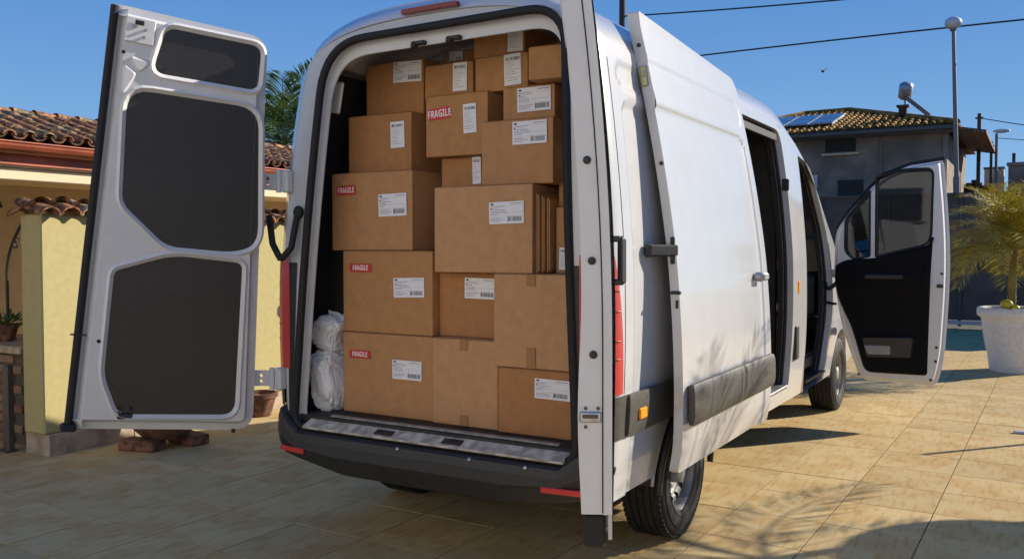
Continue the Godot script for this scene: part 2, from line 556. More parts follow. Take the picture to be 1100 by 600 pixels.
# ------------------------------------------------------------------ left: garden wall and house
func clay_tile(len: float, rad: float) -> Mesh:
	var st := begin()
	var seg := 7
	var rings := []
	for e in 2:
		var zz := (0.0 if e == 0 else len)
		var rr := rad * (1.0 if e == 0 else 0.82)
		var ring := []
		for k in seg + 1:
			var a := PI * k / seg
			ring.append([Vector3(cos(a) * rr, sin(a) * rr * 0.8, zz), Vector3(cos(a) * (rr - 0.014), sin(a) * (rr - 0.014) * 0.8, zz), Vector3(cos(a), sin(a), 0)])
		rings.append(ring)
	for k in seg:
		var a = rings[0][k]; var b = rings[0][k + 1]; var c = rings[1][k + 1]; var d = rings[1][k]
		tri(st, a[0], b[0], c[0], a[2], b[2], c[2]); tri(st, a[0], c[0], d[0], a[2], c[2], d[2])
		tri(st, a[1], b[1], c[1], -a[2], -b[2], -c[2]); tri(st, a[1], c[1], d[1], -a[2], -c[2], -d[2])
		quad(st, a[0], b[0], b[1], a[1], Vector3(0, 0, -1))
	return st.commit()

func build_garden_wall() -> void:
	var W := thing("garden_wall", "yellow plastered garden wall with terracotta tile coping and stone plinth", "wall", Vector3(-3.87, 0, -0.37))
	var zl := 3.6
	sbox(W, "wall_body", Vector3(0, 0.98, -zl * 0.5), Vector3(0.26, 1.64, zl), M.yellow_wall, 0.012)
	for k in 5:
		sbox(W, "plinth_slab", Vector3(0.005, 0.078, -0.02 - 0.72 * (k + 0.5) + 0.0), Vector3(0.30, 0.164, 0.716), M.plinth, 0.005)
	var tm := clay_tile(0.36, 0.085)
	var n := 22
	for k in n:
		for s in [-1.0, 1.0]:
			var o := part(W, "coping_tile", tm, M["clay%d" % ((k * 3 + int(s) + 1) % 5)])
			var yaw := PI * 0.5 if s > 0 else -PI * 0.5
			# the wide mouth hangs out over the wall face, the narrow end meets at the crest
			var b := Basis(Vector3.UP, yaw + PI + rng.randf_range(-0.04, 0.04)) * Basis(Vector3.RIGHT, -0.26)
			o.transform = Transform3D(b, Vector3(s * 0.215, 1.788 + rng.randf_range(-0.006, 0.006), -0.0 - 0.165 * k - 0.03))

func build_left_house() -> void:
	var H := thing("yellow_house", "tan house with a tiled porch roof and terracotta gutter behind the garden wall", "house", Vector3(-5.4, 0, -2.6))
	var o := Vector3(-5.4, 0, -2.6)
	var L := 8.0   # along z: -6.6 .. 1.4
	var zc := -2.6
	# back wall, floor beam, soffit
	sbox(H, "wall", Vector3(-6.9, 1.3, zc) - o, Vector3(0.3, 2.6, L), M.white_wall, 0.01)
	sbox(H, "beam", Vector3(-4.72, 2.155, zc) - o, Vector3(0.16, 0.10, L), M.cream_wall, 0.008)
	sbox(H, "soffit", Vector3(-5.75, 2.225, zc) - o, Vector3(2.3, 0.03, L), M.cream_wall, 0.004)
	for z in [-3.0, -6.4, 1.2]:
		sbox(H, "porch_post", Vector3(-4.72, 1.05, z) - o, Vector3(0.16, 2.1, 0.16), M.cream_wall, 0.01)
	# gutter: half-round on a fascia board
	sbox(H, "fascia", Vector3(-4.60, 2.28, zc) - o, Vector3(0.04, 0.12, L), M.gutter, 0.006)
	var st := begin()
	for k in 9:
		var a0 := PI * k / 9.0; var a1 := PI * (k + 1) / 9.0
		var p0 := Vector3(-4.51 + cos(a0) * 0.07, 2.395 - sin(a0) * 0.09, 0); var p1 := Vector3(-4.51 + cos(a1) * 0.07, 2.395 - sin(a1) * 0.09, 0)
		var z0 := Vector3(0, 0, zc - L * 0.5); var z1 := Vector3(0, 0, zc + L * 0.5)
		var n := (p0 + p1 - Vector3(-9.02, 4.79, 0)).normalized()
		quad(st, p0 + z0 - o, p1 + z0 - o, p1 + z1 - o, p0 + z1 - o, n)
	tube(st, [Vector3(-4.44, 2.395, zc - L * 0.5) - o, Vector3(-4.44, 2.395, zc + L * 0.5) - o], 0.009, 6)
	part(H, "gutter", st, M.gutter)
	# the roof plane rises to -x
	var slope := 0.31
	var len := 1.03
	var dirx := Vector3(-cos(slope), sin(slope), 0)
	var eave := Vector3(-4.52, 2.40, 0)
	st = begin()
	var A := eave + Vector3(0.02, -0.02, zc - L * 0.5) - o; var B := eave + Vector3(0.02, -0.02, zc + L * 0.5) - o
	cbox(st, (A + B) * 0.5 + dirx * len * 0.5 + Vector3(0, -0.03, 0), Vector3(len, 0.03, L), 0.003, Basis(Vector3.BACK, -slope))
	var deck := part(H, "roof", st, M.clay2)
	var tm := clay_tile(0.32, 0.056); var pm := clay_tile(0.32, 0.066)
	var pitch := 0.165
	var nz := 37
	var pans := begin()
	for c in nz:
		var z := 0.55 - c * pitch
		for r in 5:
			var base := eave + dirx * (0.205 * r) + Vector3(0, 0.02 + 0.0, z) - o
			# cover tile (arched) and the pan between (a trough)
			var bz := Basis(Vector3(0, 0, 1), Vector3(sin(slope), cos(slope), 0), dirx).orthonormalized()
			var t := part(deck, "roof_tile", tm, M["clay%d" % rng.randi_range(0, 4)])
			t.transform = Transform3D(bz * Basis.from_euler(Vector3(0.035, rng.randf_range(-0.03, 0.03), 0.0)), base + Vector3(0, 0.04 + rng.randf_range(-0.005, 0.005), rng.randf_range(-0.005, 0.005)))
			pans.append_from(pm, 0, Transform3D(bz * Basis.from_euler(Vector3(-0.035, 0, PI)), base + Vector3(0, 0.055, pitch * 0.5)))
	var po := part(deck, "pan_tiles", pans, M.clay2)
	po.set_meta("kind", "stuff")
	for c in 29:
		var t := part(deck, "ridge_tile", clay_tile(0.25, 0.07), M["clay%d" % rng.randi_range(0, 4)])
		t.transform = Transform3D(Basis(Vector3.UP, PI) * Basis(Vector3.RIGHT, 0.06), eave + dirx * (len + 0.03) + Vector3(0, 0.06, 0.75 - c * 0.215) - o)
	# the lamp under the soffit
	var lamp := thing("porch_lamp", "small dark wall lamp under the porch soffit of the tan house", "lamp", Vector3(-5.05, 1.93, -0.75))
	st = begin()
	tube(st, [Vector3(0, 0.28, 0), Vector3(0, 0.06, 0)], 0.012, 8)
	part(lamp, "stem", st, M.iron)
	st = begin()
	lathe(st, [[0.0, 0.07], [0.04, 0.06], [0.075, -0.03], [0.07, -0.04], [0.0, -0.04]], Vector3.ZERO, Vector3.UP, 16)
	part(lamp, "lamp_shade", st, M.iron)
	# masonry counter with brick front beside the wall end
	var K := thing("brick_counter", "low brick barbecue counter with a pale stone top beside the garden wall", "counter", Vector3(-4.78, 0, -0.72))
	sbox(K, "core", Vector3(0, 0.36, -0.05), Vector3(1.16, 0.72, 0.5), M.mortar, 0.004)
	sbox(K, "worktop", Vector3(0, 0.755, -0.03), Vector3(1.24, 0.06, 0.62), M.counter_stone, 0.01)
	for r in 9:
		for c in 6:
			var bw := 0.2
			var x := -0.58 + bw * (c + (0.5 if r % 2 == 0 else 0.05))
			if x > 0.52 or x < -0.57: continue
			sbox(K, "brick", Vector3(x, 0.045 + r * 0.078, 0.205 + rng.randf_range(-0.004, 0.004)), Vector3(0.188, 0.064, 0.03), M["brick%d" % rng.randi_range(0, 3)], 0.006)
	# steel post
	var P := thing("gate_post", "dull brown steel gate post standing against the brick counter", "post", Vector3(-4.14, 0, -0.34))
	sbox(P, "post", Vector3(0, 0.33, 0), Vector3(0.055, 0.66, 0.05), M.brown_metal, 0.006)
	sbox(P, "hinge_plate", Vector3(-0.045, 0.33, 0.0), Vector3(0.03, 0.62, 0.035), M.brown_metal, 0.004)
	sbox(P, "foot_plate", Vector3(-0.03, 0.006, 0), Vector3(0.14, 0.012, 0.09), M.brown_metal, 0.002)
	# wrought iron lamp bracket on the counter
	var I := thing("iron_bracket", "curled wrought iron bracket rising from the counter top", "bracket", Vector3(-4.84, 0.785, -0.75))
	st = begin()
	var pts := []
	for k in 15:
		var t := k / 14.0
		pts.append(Vector3(-0.02 + 0.24 * pow(max(0.0, t - 0.55) / 0.45, 2.0), 0.97 * t, 0))
	tube(st, pts, 0.013, 8)
	part(I, "stem", st, M.iron)
	for q in [[0.12, 0.80, 0.06, 1.0], [-0.02, 0.07, 0.06, -1.0], [0.04, 0.07, 0.05, 1.0]]:
		st = begin()
		var sp := []
		for k in 22:
			var a: float = k * 0.42 * q[3]
			var rr: float = q[2] * (1.0 - k / 26.0)
			sp.append(Vector3(q[0] + cos(a) * rr, q[1] + sin(a) * rr, 0.0))
		tube(st, sp, 0.007, 6)
		part(I, "scroll", st, M.iron)
	st = begin()
	lathe(st, [[0.0, 0.0], [0.055, 0.0], [0.05, 0.015], [0.02, 0.03], [0.0, 0.03]], Vector3.ZERO, Vector3.UP, 16)
	part(I, "base", st, M.iron)
	# pot plant on the counter
	var C := thing("counter_plant", "small leafy plant in a clay pot on the counter", "plant", Vector3(-4.72, 0.785, -0.66))
	st = begin()
	lathe(st, [[0.0, 0.0], [0.055, 0.0], [0.085, 0.11], [0.095, 0.11], [0.095, 0.14], [0.08, 0.14], [0.075, 0.12], [0.0, 0.12]], Vector3.ZERO, Vector3.UP, 20)
	part(C, "pot", st, M.terracotta)
	st = begin()
	for k in 120:
		var d := Vector3(rng.randf_range(-1, 1), rng.randf_range(-0.1, 1), rng.randf_range(-1, 1)).normalized()
		leaf(st, Vector3(0, 0.13, 0) + d * rng.randf_range(0.03, 0.12) * Vector3(1, 0.8, 1), d, 0.06, 0.022)
	part(C, "foliage", st, M.leaf)

func leaf(st: SurfaceTool, p: Vector3, d: Vector3, ln: float, wd: float) -> void:
	var s := d.cross(Vector3(rng.randf_range(-1, 1), 1, rng.randf_range(-1, 1))).normalized() * wd * 0.5
	var n := s.cross(d).normalized()
	var mid := p + d * ln * 0.5 + n * wd * 0.15
	var tip := p + d * ln
	tri(st, p, mid + s, tip, n, n, n)
	tri(st, p, tip, mid - s, n, n, n)

# ------------------------------------------------------------------ the van
const HY := [0.30, 0.60, 0.90, 1.20, 1.50, 1.80, 2.10, 2.40, 2.70]
const HX := [0.955, 0.980, 0.998, 1.003, 0.996, 0.972, 0.937, 0.892, 0.842]
const YZ := [0.0, -3.0, -3.3, -3.8, -4.2, -4.6, -4.95, -5.3, -5.6, -5.9, -6.2, -6.4]
const YY := [2.47, 2.47, 2.46, 2.38, 2.24, 2.06, 1.84, 1.60, 1.36, 1.14, 0.92, 0.60]

func hw(y: float) -> float:
	var t := clampf((y - 0.30) / 0.30, 0.0, 7.999)
	var i := int(t)
	var a: float = HX[max(i - 1, 0)]; var b: float = HX[i]; var c: float = HX[min(i + 1, 8)]; var d: float = HX[min(i + 2, 8)]
	return cubic_interpolate(b, c, a, d, t - i)

func ys(z: float) -> float:
	for i in YZ.size() - 1:
		if z >= YZ[i + 1]:
			var t: float = (YZ[i] - z) / (YZ[i] - YZ[i + 1])
			return lerpf(YY[i], YY[i + 1], clampf(t, 0, 1))
	return YY[YY.size() - 1]

func crown(z: float) -> float:
	return lerpf(0.315, 0.10, smoothstep(-3.2, -4.8, z))

func rk(y: float) -> float:
	return 0.06 * pow(max(0.0, (y - 1.2) / 1.4), 2.0)

func rear_e(z: float) -> float:
	var t := clampf((z + 0.14) / 0.14, 0.0, 1.0)
	return 0.105 * (1.0 - sqrt(max(0.0, 1.0 - t * t)))

func narrow(z: float, y: float) -> float:
	var t := clampf((-z - 3.3) / 1.5, 0.0, 2.0)
	return (0.02 + 0.10 * smoothstep(0.9, 2.2, y)) * t * t * 0.6

func shear(z: float, y: float) -> float:
	return z - rk(y) * clampf(1.0 + z / 0.8, 0.0, 1.0)

func side_pt(sg: float, z: float, y: float, off := 0.0) -> Vector3:
	return Vector3(sg * (hw(y) - narrow(z, y) - rear_e(z) + off), y, shear(z, y))

# distance inside a rounded rectangle (positive inside)
func rr_in(p: Vector2, lo: Vector2, hi: Vector2, r: float) -> float:
	var c := (lo + hi) * 0.5; var h := (hi - lo) * 0.5 - Vector2(r, r)
	var q := (p - c).abs() - h
	return r - (Vector2(max(q.x, 0), max(q.y, 0)).length() + min(max(q.x, q.y), 0.0))

func stamped(z: float, y: float, lo: Vector2, hi: Vector2, depth: float) -> float:
	return -depth * smoothstep(0.0, 0.03, rr_in(Vector2(z, y), lo, hi, 0.09))

func roof_pt(u: float, z: float, off := 0.0) -> Vector3:
	var e := rear_e(z)
	var y0 := ys(z)
	var x := (hw(y0) - narrow(z, y0) - e + off) * u
	var k := pow(max(0.0, 1.0 - pow(abs(u), 2.8)), 0.5)
	return Vector3(x, y0 + (crown(z) - e) * k + off * k, shear(z, y0 + 0.1))

func arc2(c: Vector2, r: float, a0: float, a1: float, n: int) -> PackedVector2Array:
	var o := PackedVector2Array()
	for i in n + 1:
		var a := lerpf(a0, a1, float(i) / n)
		o.append(c + Vector2(cos(a), sin(a)) * r)
	return o

const FRONT_DOOR := [[0.865, 2.315, 0.06], [0.59, 2.275, 0.1], [0.366, 2.186, 0.12], [0.10, 1.866, 0.1], [0.0, 1.70, 0.08], [-0.01, 1.30, 0.1], [0.05, 0.89, 0.15], [0.13, 0.643, 0.1], [0.225, 0.375, 0.07], [0.845, 0.360, 0.07], [0.90, 0.60, 0.15], [0.935, 1.28, 0.3], [0.92, 1.75, 0.3]]
const ZH := -4.87

func build_van() -> void:
	var V := thing("delivery_van", "white high-roofed delivery van with all its doors open, packed with cartons", "van")
	var PA: Material = M.paint
	# ---- body sides
	for sg in [1.0, -1.0]:
		var out := PackedVector2Array()
		for p in [[0.0, 0.60], [0.0, 2.47]]: out.append(Vector2(p[0], p[1]))
		for k in range(1, 33): out.append(Vector2(-0.2 * k, ys(-0.2 * k)))
		for p in [[-6.4, 0.45], [-5.86, 0.38], [-0.12, 0.42]]: out.append(Vector2(p[0], p[1]))
		var holes := []
		for zw in [-1.08, -5.42]:
			var h := arc2(Vector2(zw, 0.36), 0.415, 0.0, PI, 24)
			h.append(Vector2(zw - 0.415, 0.1)); h.append(Vector2(zw + 0.415, 0.1))
			holes.append(h)
		var sl := rpoly([[-3.30, 0.50, 0.06], [-3.30, 2.425, 0.14], [-1.72, 2.425, 0.14], [-1.72, 0.50, 0.06]])
		var fd := []
		for p in FRONT_DOOR: fd.append([ZH + p[0] + (0.20 if p[0] > 0.8 else 0.0), p[1], p[2]])
		var fo := inset(rpoly(fd), 0.022)
		if sg > 0:
			holes.append(sl); holes.append(fo)
		var map := func(z: float, y: float) -> Vector3:
			return side_pt(sg, z, y, stamped(z, y, Vector2(-1.55, 0.2), Vector2(-0.27, 2.235), 0.016) + stamped(z, y, Vector2(-1.60, 2.275), Vector2(-0.24, 2.415), 0.008))
		var mapi := func(z: float, y: float) -> Vector3: return side_pt(sg, z, y, -0.075)
		var st := begin()
		panel(st, out, holes, 0.026 if sg > 0 else 0.06, 0.024 if sg > 0 else 0.06, map, Vector3(sg, 0.2, 0))
		if sg > 0:
			band(st, sl, map, sl, mapi, Vector3(0.95, 1.4, -2.5), false)
			band(st, fo, map, fo, mapi, Vector3(0.9, 1.4, -4.4), false)
		# lip of the wheel arches
		for k in 2:
			var hh: PackedVector2Array = holes[k]
			for i in range(0, 24):
				var A: Vector3 = map.call(hh[i].x, hh[i].y); var B: Vector3 = map.call(hh[i + 1].x, hh[i + 1].y)
				var n := Vector3(0, 0.36 - A.y, (-1.08 if k == 0 else -5.42) - A.z).normalized()
				quad(st, A, B, B - Vector3(sg * 0.06, 0, 0), A - Vector3(sg * 0.06, 0, 0), n)
		part(V, "body_side", st, PA)
		# inner skin of the cab and load space
		st = begin()
		var mapl := func(z: float, y: float) -> Vector3: return side_pt(sg, z, y, -0.115)
		var inn := PackedVector2Array([Vector2(-0.10, 0.5), Vector2(-0.10, 2.5), Vector2(-3.3, 2.5), Vector2(-5.3, 1.55), Vector2(-5.3, 0.5)])
		panel(st, inn, ([sl, fo] if sg > 0 else []), 0.2, 0.15, mapl, Vector3(-sg, 0, 0))
		if sg > 0:
			band(st, sl, mapi, sl, mapl, Vector3(0.95, 1.4, -2.5), false)
			band(st, fo, mapi, fo, mapl, Vector3(0.9, 1.4, -4.4), false)
		part(V, "lining", st, M.lining)
		if sg > 0:
			# weatherstrips round the two side openings
			st = begin()
			line_tube(st, inset(sl, 0.012), func(z: float, y: float) -> Vector3: return side_pt(1, z, y, -0.055), 0.014)
			part(V, "weatherstrip", st, M.rubber)
			st = begin()
			line_tube(st, inset(fo, 0.012), func(z: float, y: float) -> Vector3: return side_pt(1, z, y, -0.055), 0.014)
			part(V, "weatherstrip", st, M.rubber)
			# sill step of the sliding door, roller rail above it
			sbox(V, "side_step", Vector3(0.80, 0.46, -2.5), Vector3(0.30, 0.04, 1.5), M.trim_plastic, 0.006)
			sbox(V, "sill_plate", Vector3(0.915, 0.515, -2.51), Vector3(0.12, 0.016, 1.54), M.steel, 0.004)
			sbox(V, "door_rail", Vector3(0.865, 2.37, -2.5), Vector3(0.03, 0.05, 1.5), M.plastic, 0.004)
			sbox(V, "grab_reflector", side_pt(1, -3.47, 1.25, 0.003), Vector3(0.008, 0.09, 0.05), M.orange_lens, 0.003)
			sbox(V, "pillar_cap", side_pt(1, -3.42, 0.83, 0.004), Vector3(0.03, 0.26, 0.10), M.plastic, 0.01)
			sbox(V, "buffer", side_pt(1, -3.30, 2.02, -0.01), Vector3(0.05, 0.09, 0.03), M.plastic, 0.008)
	# ---- roof, windscreen, bonnet in one skin
	var st := begin()
	var ro := PackedVector2Array([Vector2(-1, 0), Vector2(1, 0), Vector2(1, -6.4), Vector2(-1, -6.4)])
	var ws := rpoly([[-0.86, -3.95, 0.08], [0.86, -3.95, 0.08], [0.9, -5.35, 0.08], [-0.9, -5.35, 0.08]])
	panel(st, ro, [ws], 0.08, 0.1, func(u: float, z: float) -> Vector3: return roof_pt(u, z), Vector3(0, 1, 0.05))
	part(V, "roof", st, PA)
	st = begin()
	panel(st, ws, [], 0.15, 0.15, func(u: float, z: float) -> Vector3: return roof_pt(u, z, -0.006), Vector3(0, 1, 0))
	part(V, "windscreen", st, M.glass)
	st = begin()
	panel(st, PackedVector2Array([Vector2(-0.97, -0.08), Vector2(0.97, -0.08), Vector2(0.97, -3.6), Vector2(-0.97, -3.6)]), [], 0.12, 0.3, func(u: float, z: float) -> Vector3: return roof_pt(u, z, -0.045), Vector3(0, -1, 0))
	part(V, "ceiling", st, M.paint_inner)
	for z in [-0.30, -0.95, -1.6, -2.3]:
		st = begin()
		for k in 16:
			var u0 := -0.92 + 1.84 * k / 16.0; var u1 := -0.92 + 1.84 * (k + 1) / 16.0
			var a := roof_pt(u0, z, -0.05); var b := roof_pt(u1, z, -0.05)
			var d := (b - a)
			cbox(st, (a + b) * 0.5 + Vector3(0, -0.02, 0), Vector3(d.length() + 0.004, 0.05, 0.09), 0.004, Basis(Quaternion(Vector3.RIGHT, d.normalized())))
		part(V, "roof_rib", st, M.paint_inner)
	# nose and underbody
	st = begin()
	cbox(st, Vector3(0, 0.62, -6.38), Vector3(1.66, 0.62, 0.12), 0.05)
	part(V, "grille", st, M.plastic)
	sbox(V, "floor_pan", Vector3(0, 0.555, -2.75), Vector3(1.74, 0.10, 5.2), M.plastic, 0.01)
	for x in [-0.42, 0.42]:
		sbox(V, "chassis_rail", Vector3(x, 0.44, -2.8), Vector3(0.09, 0.13, 5.0), M.plastic, 0.01)
	st = begin()
	tube(st, [Vector3(-0.8, 0.355, -1.08), Vector3(-0.15, 0.355, -1.08), Vector3(0.15, 0.355, -1.08), Vector3(0.8, 0.355, -1.08)], 0.045, 10)
	ellipsoid(st, Vector3(0, 0.355, -1.08), Vector3(0.16, 0.14, 0.15))
	part(V, "axle", st, M.plastic)
	sbox(V, "spare_wheel_carrier", Vector3(0.0, 0.42, -0.38), Vector3(0.62, 0.12, 0.5), M.plastic, 0.03)
	# ---- rear ring round the load opening
	var op := rpoly([[-0.838, 0.60, 0.09], [0.85, 0.60, 0.09], [0.757, 2.622, 0.20], [-0.648, 2.612, 0.26]], 8)
	var ring := PackedVector2Array()
	ring.append(Vector2(0.86, 0.58))
	for k in 19:
		var y := 0.62 + (2.47 - 0.62) * k / 18.0
		ring.append(Vector2(side_pt(1, 0, y).x, y))
	for k in range(1, 24):
		var q := roof_pt(cos(PI * k / 24.0), 0)
		ring.append(Vector2(q.x, q.y))
	for k in 19:
		var y := 2.47 - (2.47 - 0.62) * k / 18.0
		ring.append(Vector2(side_pt(-1, 0, y).x, y))
	ring.append(Vector2(-0.86, 0.58))
	var zr := func(x: float, y: float) -> Vector3: return Vector3(x, y, -rk(y))
	var zrec := func(x: float, y: float) -> Vector3: return Vector3(x, y, -rk(y) - 0.03)
	var zin := func(x: float, y: float) -> Vector3: return Vector3(x, y, -rk(y) - 0.045)
	var zin2 := func(x: float, y: float) -> Vector3: return Vector3(x, y, -rk(y) - 0.056)
	st = begin()
	panel(st, ring, [op], 0.06, 0.06, zr, Vector3(0, 0, 1))
	part(V, "rear_frame", st, PA)
	st = begin()
	line_tube(st, op, func(x: float, y: float) -> Vector3: return Vector3(x, y, -rk(y) + 0.002), 0.021, 8)
	part(V, "rear_weatherstrip", st, M.rubber)
	st = begin()
	var op2 := inset(op, 0.030); var op3 := inset(op, 0.031)
	for k in op2.size():
		var dip := 0.045 * smoothstep(2.15, 2.45, op2[k].y)
		op2[k].y -= dip; op3[k].y -= dip
	band(st, op, zr, op, zin, Vector3(0, 1.5, 0), false)
	panel(st, op, [op2], 0.1, 0.1, zin, Vector3(0, 0, 1))
	band(st, op2, zin, op3, zin2, Vector3(0, 1.5, 0), false)
	part(V, "jamb", st, M.paint_inner)
	# black covers of the rear pillars below the hinges
	for sg in [1.0, -1.0]:
		st = begin()
		for k in 10:
			var y0 := 0.57 + 0.09 * k; var y1 := y0 + 0.09
			var xi0: float = (0.835 if sg > 0 else 0.82) - 0.05 * (y0 - 0.6); var xi1: float = (0.835 if sg > 0 else 0.82) - 0.05 * (y1 - 0.6)
			quad(st, Vector3(sg * (xi0 + 0.03), y0, 0.004 - rk(y0)), Vector3(sg * (xi1 + 0.03), y1, 0.004 - rk(y1)), Vector3(sg * 0.872, y1, 0.004 - rk(y1)), Vector3(sg * 0.872, y0, 0.004 - rk(y0)), Vector3(0, 0, 1))
		part(V, "pillar_cover", st, M.plastic)
	# header: strikers
	for x in [-0.07, 0.14]:
		st = begin()
		cbox(st, Vector3(x, 2.552, -0.09), Vector3(0.085, 0.022, 0.03), 0.006)
		cbox(st, Vector3(x - 0.02, 2.540, -0.08), Vector3(0.03, 0.022, 0.035), 0.006)
		part(V, "door_striker", st, M.plastic)
	sbox(V, "pillar_bracket", Vector3(-0.715, 2.36, -0.20), Vector3(0.10, 0.17, 0.02), M.paint_inner, 0.012, Basis(Vector3.BACK, -0.2))
	# third brake light, curved with the roof edge
	st = begin()
	for k in 12:
		var u0 := -0.17 + 0.41 * k / 12.0; var u1 := -0.17 + 0.41 * (k + 1) / 12.0
		var a := roof_pt(u0, -0.004); var b := roof_pt(u1, -0.004)
		var d := (b - a)
		cbox(st, (a + b) * 0.5 + Vector3(0, -0.004, 0.012), Vector3(d.length() + 0.002, 0.024, 0.03), 0.002, Basis(Quaternion(Vector3.RIGHT, d.normalized())))
	part(V, "brake_light", st, M.dark_red_lens)
	# ---- load floor, sill
	sbox(V, "cargo_floor", Vector3(0.02, 0.632, -1.675), Vector3(1.74, 0.05, 3.29), M.cargo_floor, 0.004)
	sbox(V, "edge_strip", Vector3(0.055, 0.6625, -0.062), Vector3(1.36, 0.010, 0.034), M.alloy, 0.003)
	st = begin()
	cbox(st, Vector3(0.025, 0.620, 0.0), Vector3(1.55, 0.014, 0.08), 0.004, Basis(Vector3.RIGHT, 0.42))
	part(V, "rear_sill", st, M.sill_paint)
	for x in [-0.22, 0.19]:
		sbox(V, "latch_plate", Vector3(x, 0.627, 0.006), Vector3(0.11, 0.008, 0.04), M.plastic, 0.002, Basis(Vector3.RIGHT, 0.42))
	sbox(V, "bulkhead", Vector3(0, 1.55, -3.36), Vector3(1.72, 1.9, 0.04), M.lining, 0.004)
	# ---- rear bumper: swept round the corners
	build_bumper(V)
	# ---- tail lights
	for sg in [1.0, -1.0]:
		st = begin()
		var n := 14
		var lower := 0.905; var upper := 1.515
		for k in n:
			var y0 := lerpf(lower, upper, float(k) / n); var y1 := lerpf(lower, upper, float(k + 1) / n)
			var A := []; var B := []
			for i in 8:
				var t := i / 7.0
				var z := lerpf(-0.135 + 0.06 * pow((y0 - 0.9) / 0.6, 2.0), -0.002, t); var z2 := lerpf(-0.135 + 0.06 * pow((y1 - 0.9) / 0.6, 2.0), -0.002, t)
				A.append(side_pt(sg, z, y0, 0.008)); B.append(side_pt(sg, z2, y1, 0.008))
			A.append(Vector3(sg * 0.86, y0, 0.006)); B.append(Vector3(sg * 0.86, y1, 0.006))
			for i in 8:
				quad_out(st, A[i], A[i + 1], B[i + 1], B[i], Vector3(0, y0, -0.4))
		var tl := part(V, "tail_light", st, M.red_lens)
		st = begin()
		ellipsoid(st, side_pt(sg, -0.055, 1.20, 0.006), Vector3(0.012, 0.035, 0.028))
		part(tl, "reversing_lens", st, M.clear_lens)
		for y in [1.06, 1.14, 1.27, 1.36]:
			st = begin()
			var rp := []
			for i in 7: rp.append(side_pt(sg, lerpf(-0.10, -0.01, i / 6.0), y, 0.0085))
			tube(st, rp, 0.0035, 5)
			part(tl, "lens_rib", st, M.dark_red_lens)
	build_side_trim(V)
	build_wheels(V)
	build_rear_doors(V)
	build_sliding_door(V)
	build_front_door(V)
	build_cab(V)

func build_bumper(V: Node3D) -> void:
	# plan path from the right wheel arch round the rear to the left one
	var path := []
	for p in [[0.975, -0.19], [0.978, -0.12], [0.965, -0.03], [0.94, 0.02], [0.89, 0.05], [0.78, 0.062], [0.5, 0.068], [0.2, 0.070], [0.0, 0.070]]:
		path.append(Vector2(p[0], p[1]))
	for i in range(path.size() - 2, -1, -1):
		path.append(Vector2(-path[i].x, path[i].y))
	var n := path.size()
	# profile: [height, inward]; the corners stand higher than the middle
	var st := begin()
	var rows := []
	for i in n:
		var p: Vector2 = path[i]
		var t: Vector2 = (path[min(i + 1, n - 1)] - path[max(i - 1, 0)]).normalized()
		var inn := Vector2(-t.y, t.x)
		if inn.dot(-p + Vector2(0, -0.6)) < 0: inn = -inn
		var corner := smoothstep(0.82, 0.93, abs(p.x))
		var top := lerpf(0.585, 0.70, corner)
		var low := lerpf(0.375, 0.44, smoothstep(0.5, 0.95, abs(p.x)))
		var prof := [[low - 0.01, 0.14], [low, 0.07], [low + 0.02, 0.03], [low + 0.08, 0.008], [(low + top) * 0.5, 0.0], [top - 0.05, 0.004], [top - 0.012, 0.014], [top, 0.03], [top + 0.004, 0.12]]
		var row := []
		for q in prof:
			var v: Vector2 = p + inn * q[1]
			row.append(Vector3(v.x, q[0], v.y))
		rows.append(row)
	for i in n - 1:
		for k in 8:
			quad_out(st, rows[i][k], rows[i + 1][k], rows[i + 1][k + 1], rows[i][k + 1], Vector3(0, 0.5, -0.6) if k < 7 else Vector3(0, 0.0, -0.2))
	var b := part(V, "rear_bumper", st, M.plastic)
	for sg in [1.0, -1.0]:
		st = begin()
		cbox(st, Vector3(sg * 0.80, 0.487, 0.057), Vector3(0.19, 0.026, 0.012), 0.003, Basis(Vector3.UP, sg * 0.13))
		part(b, "reflector", st, M.red_lens)
		# upper bumper corner; shade put into the colour: sunlit right grey, left black
		st = begin()
		for k in 6:
			var y0 := lerpf(0.70, 0.895, k / 6.0); var y1 := lerpf(0.70, 0.895, (k + 1) / 6.0)
			var A := []; var B := []
			for i in 8:
				var z := lerpf(-0.19, -0.002, i / 7.0)
				A.append(side_pt(sg, z, y0, 0.007)); B.append(side_pt(sg, z, y1, 0.007))
			for i in 7: quad_out(st, A[i], A[i + 1], B[i + 1], B[i], Vector3(0, y0, -0.4))
		part(b, "bumper_corner", st, M.trim_plastic if sg > 0 else M.plastic)
	for x in [-0.1, 0.32, 0.62]:
		st = begin()
		lathe(st, [[0.0, 0.004], [0.008, 0.003], [0.01, 0.0]], Vector3(x, 0.572, 0.058), Vector3(0, 0.6, 0.8), 10)
		part(b, "screw", st, M.steel)

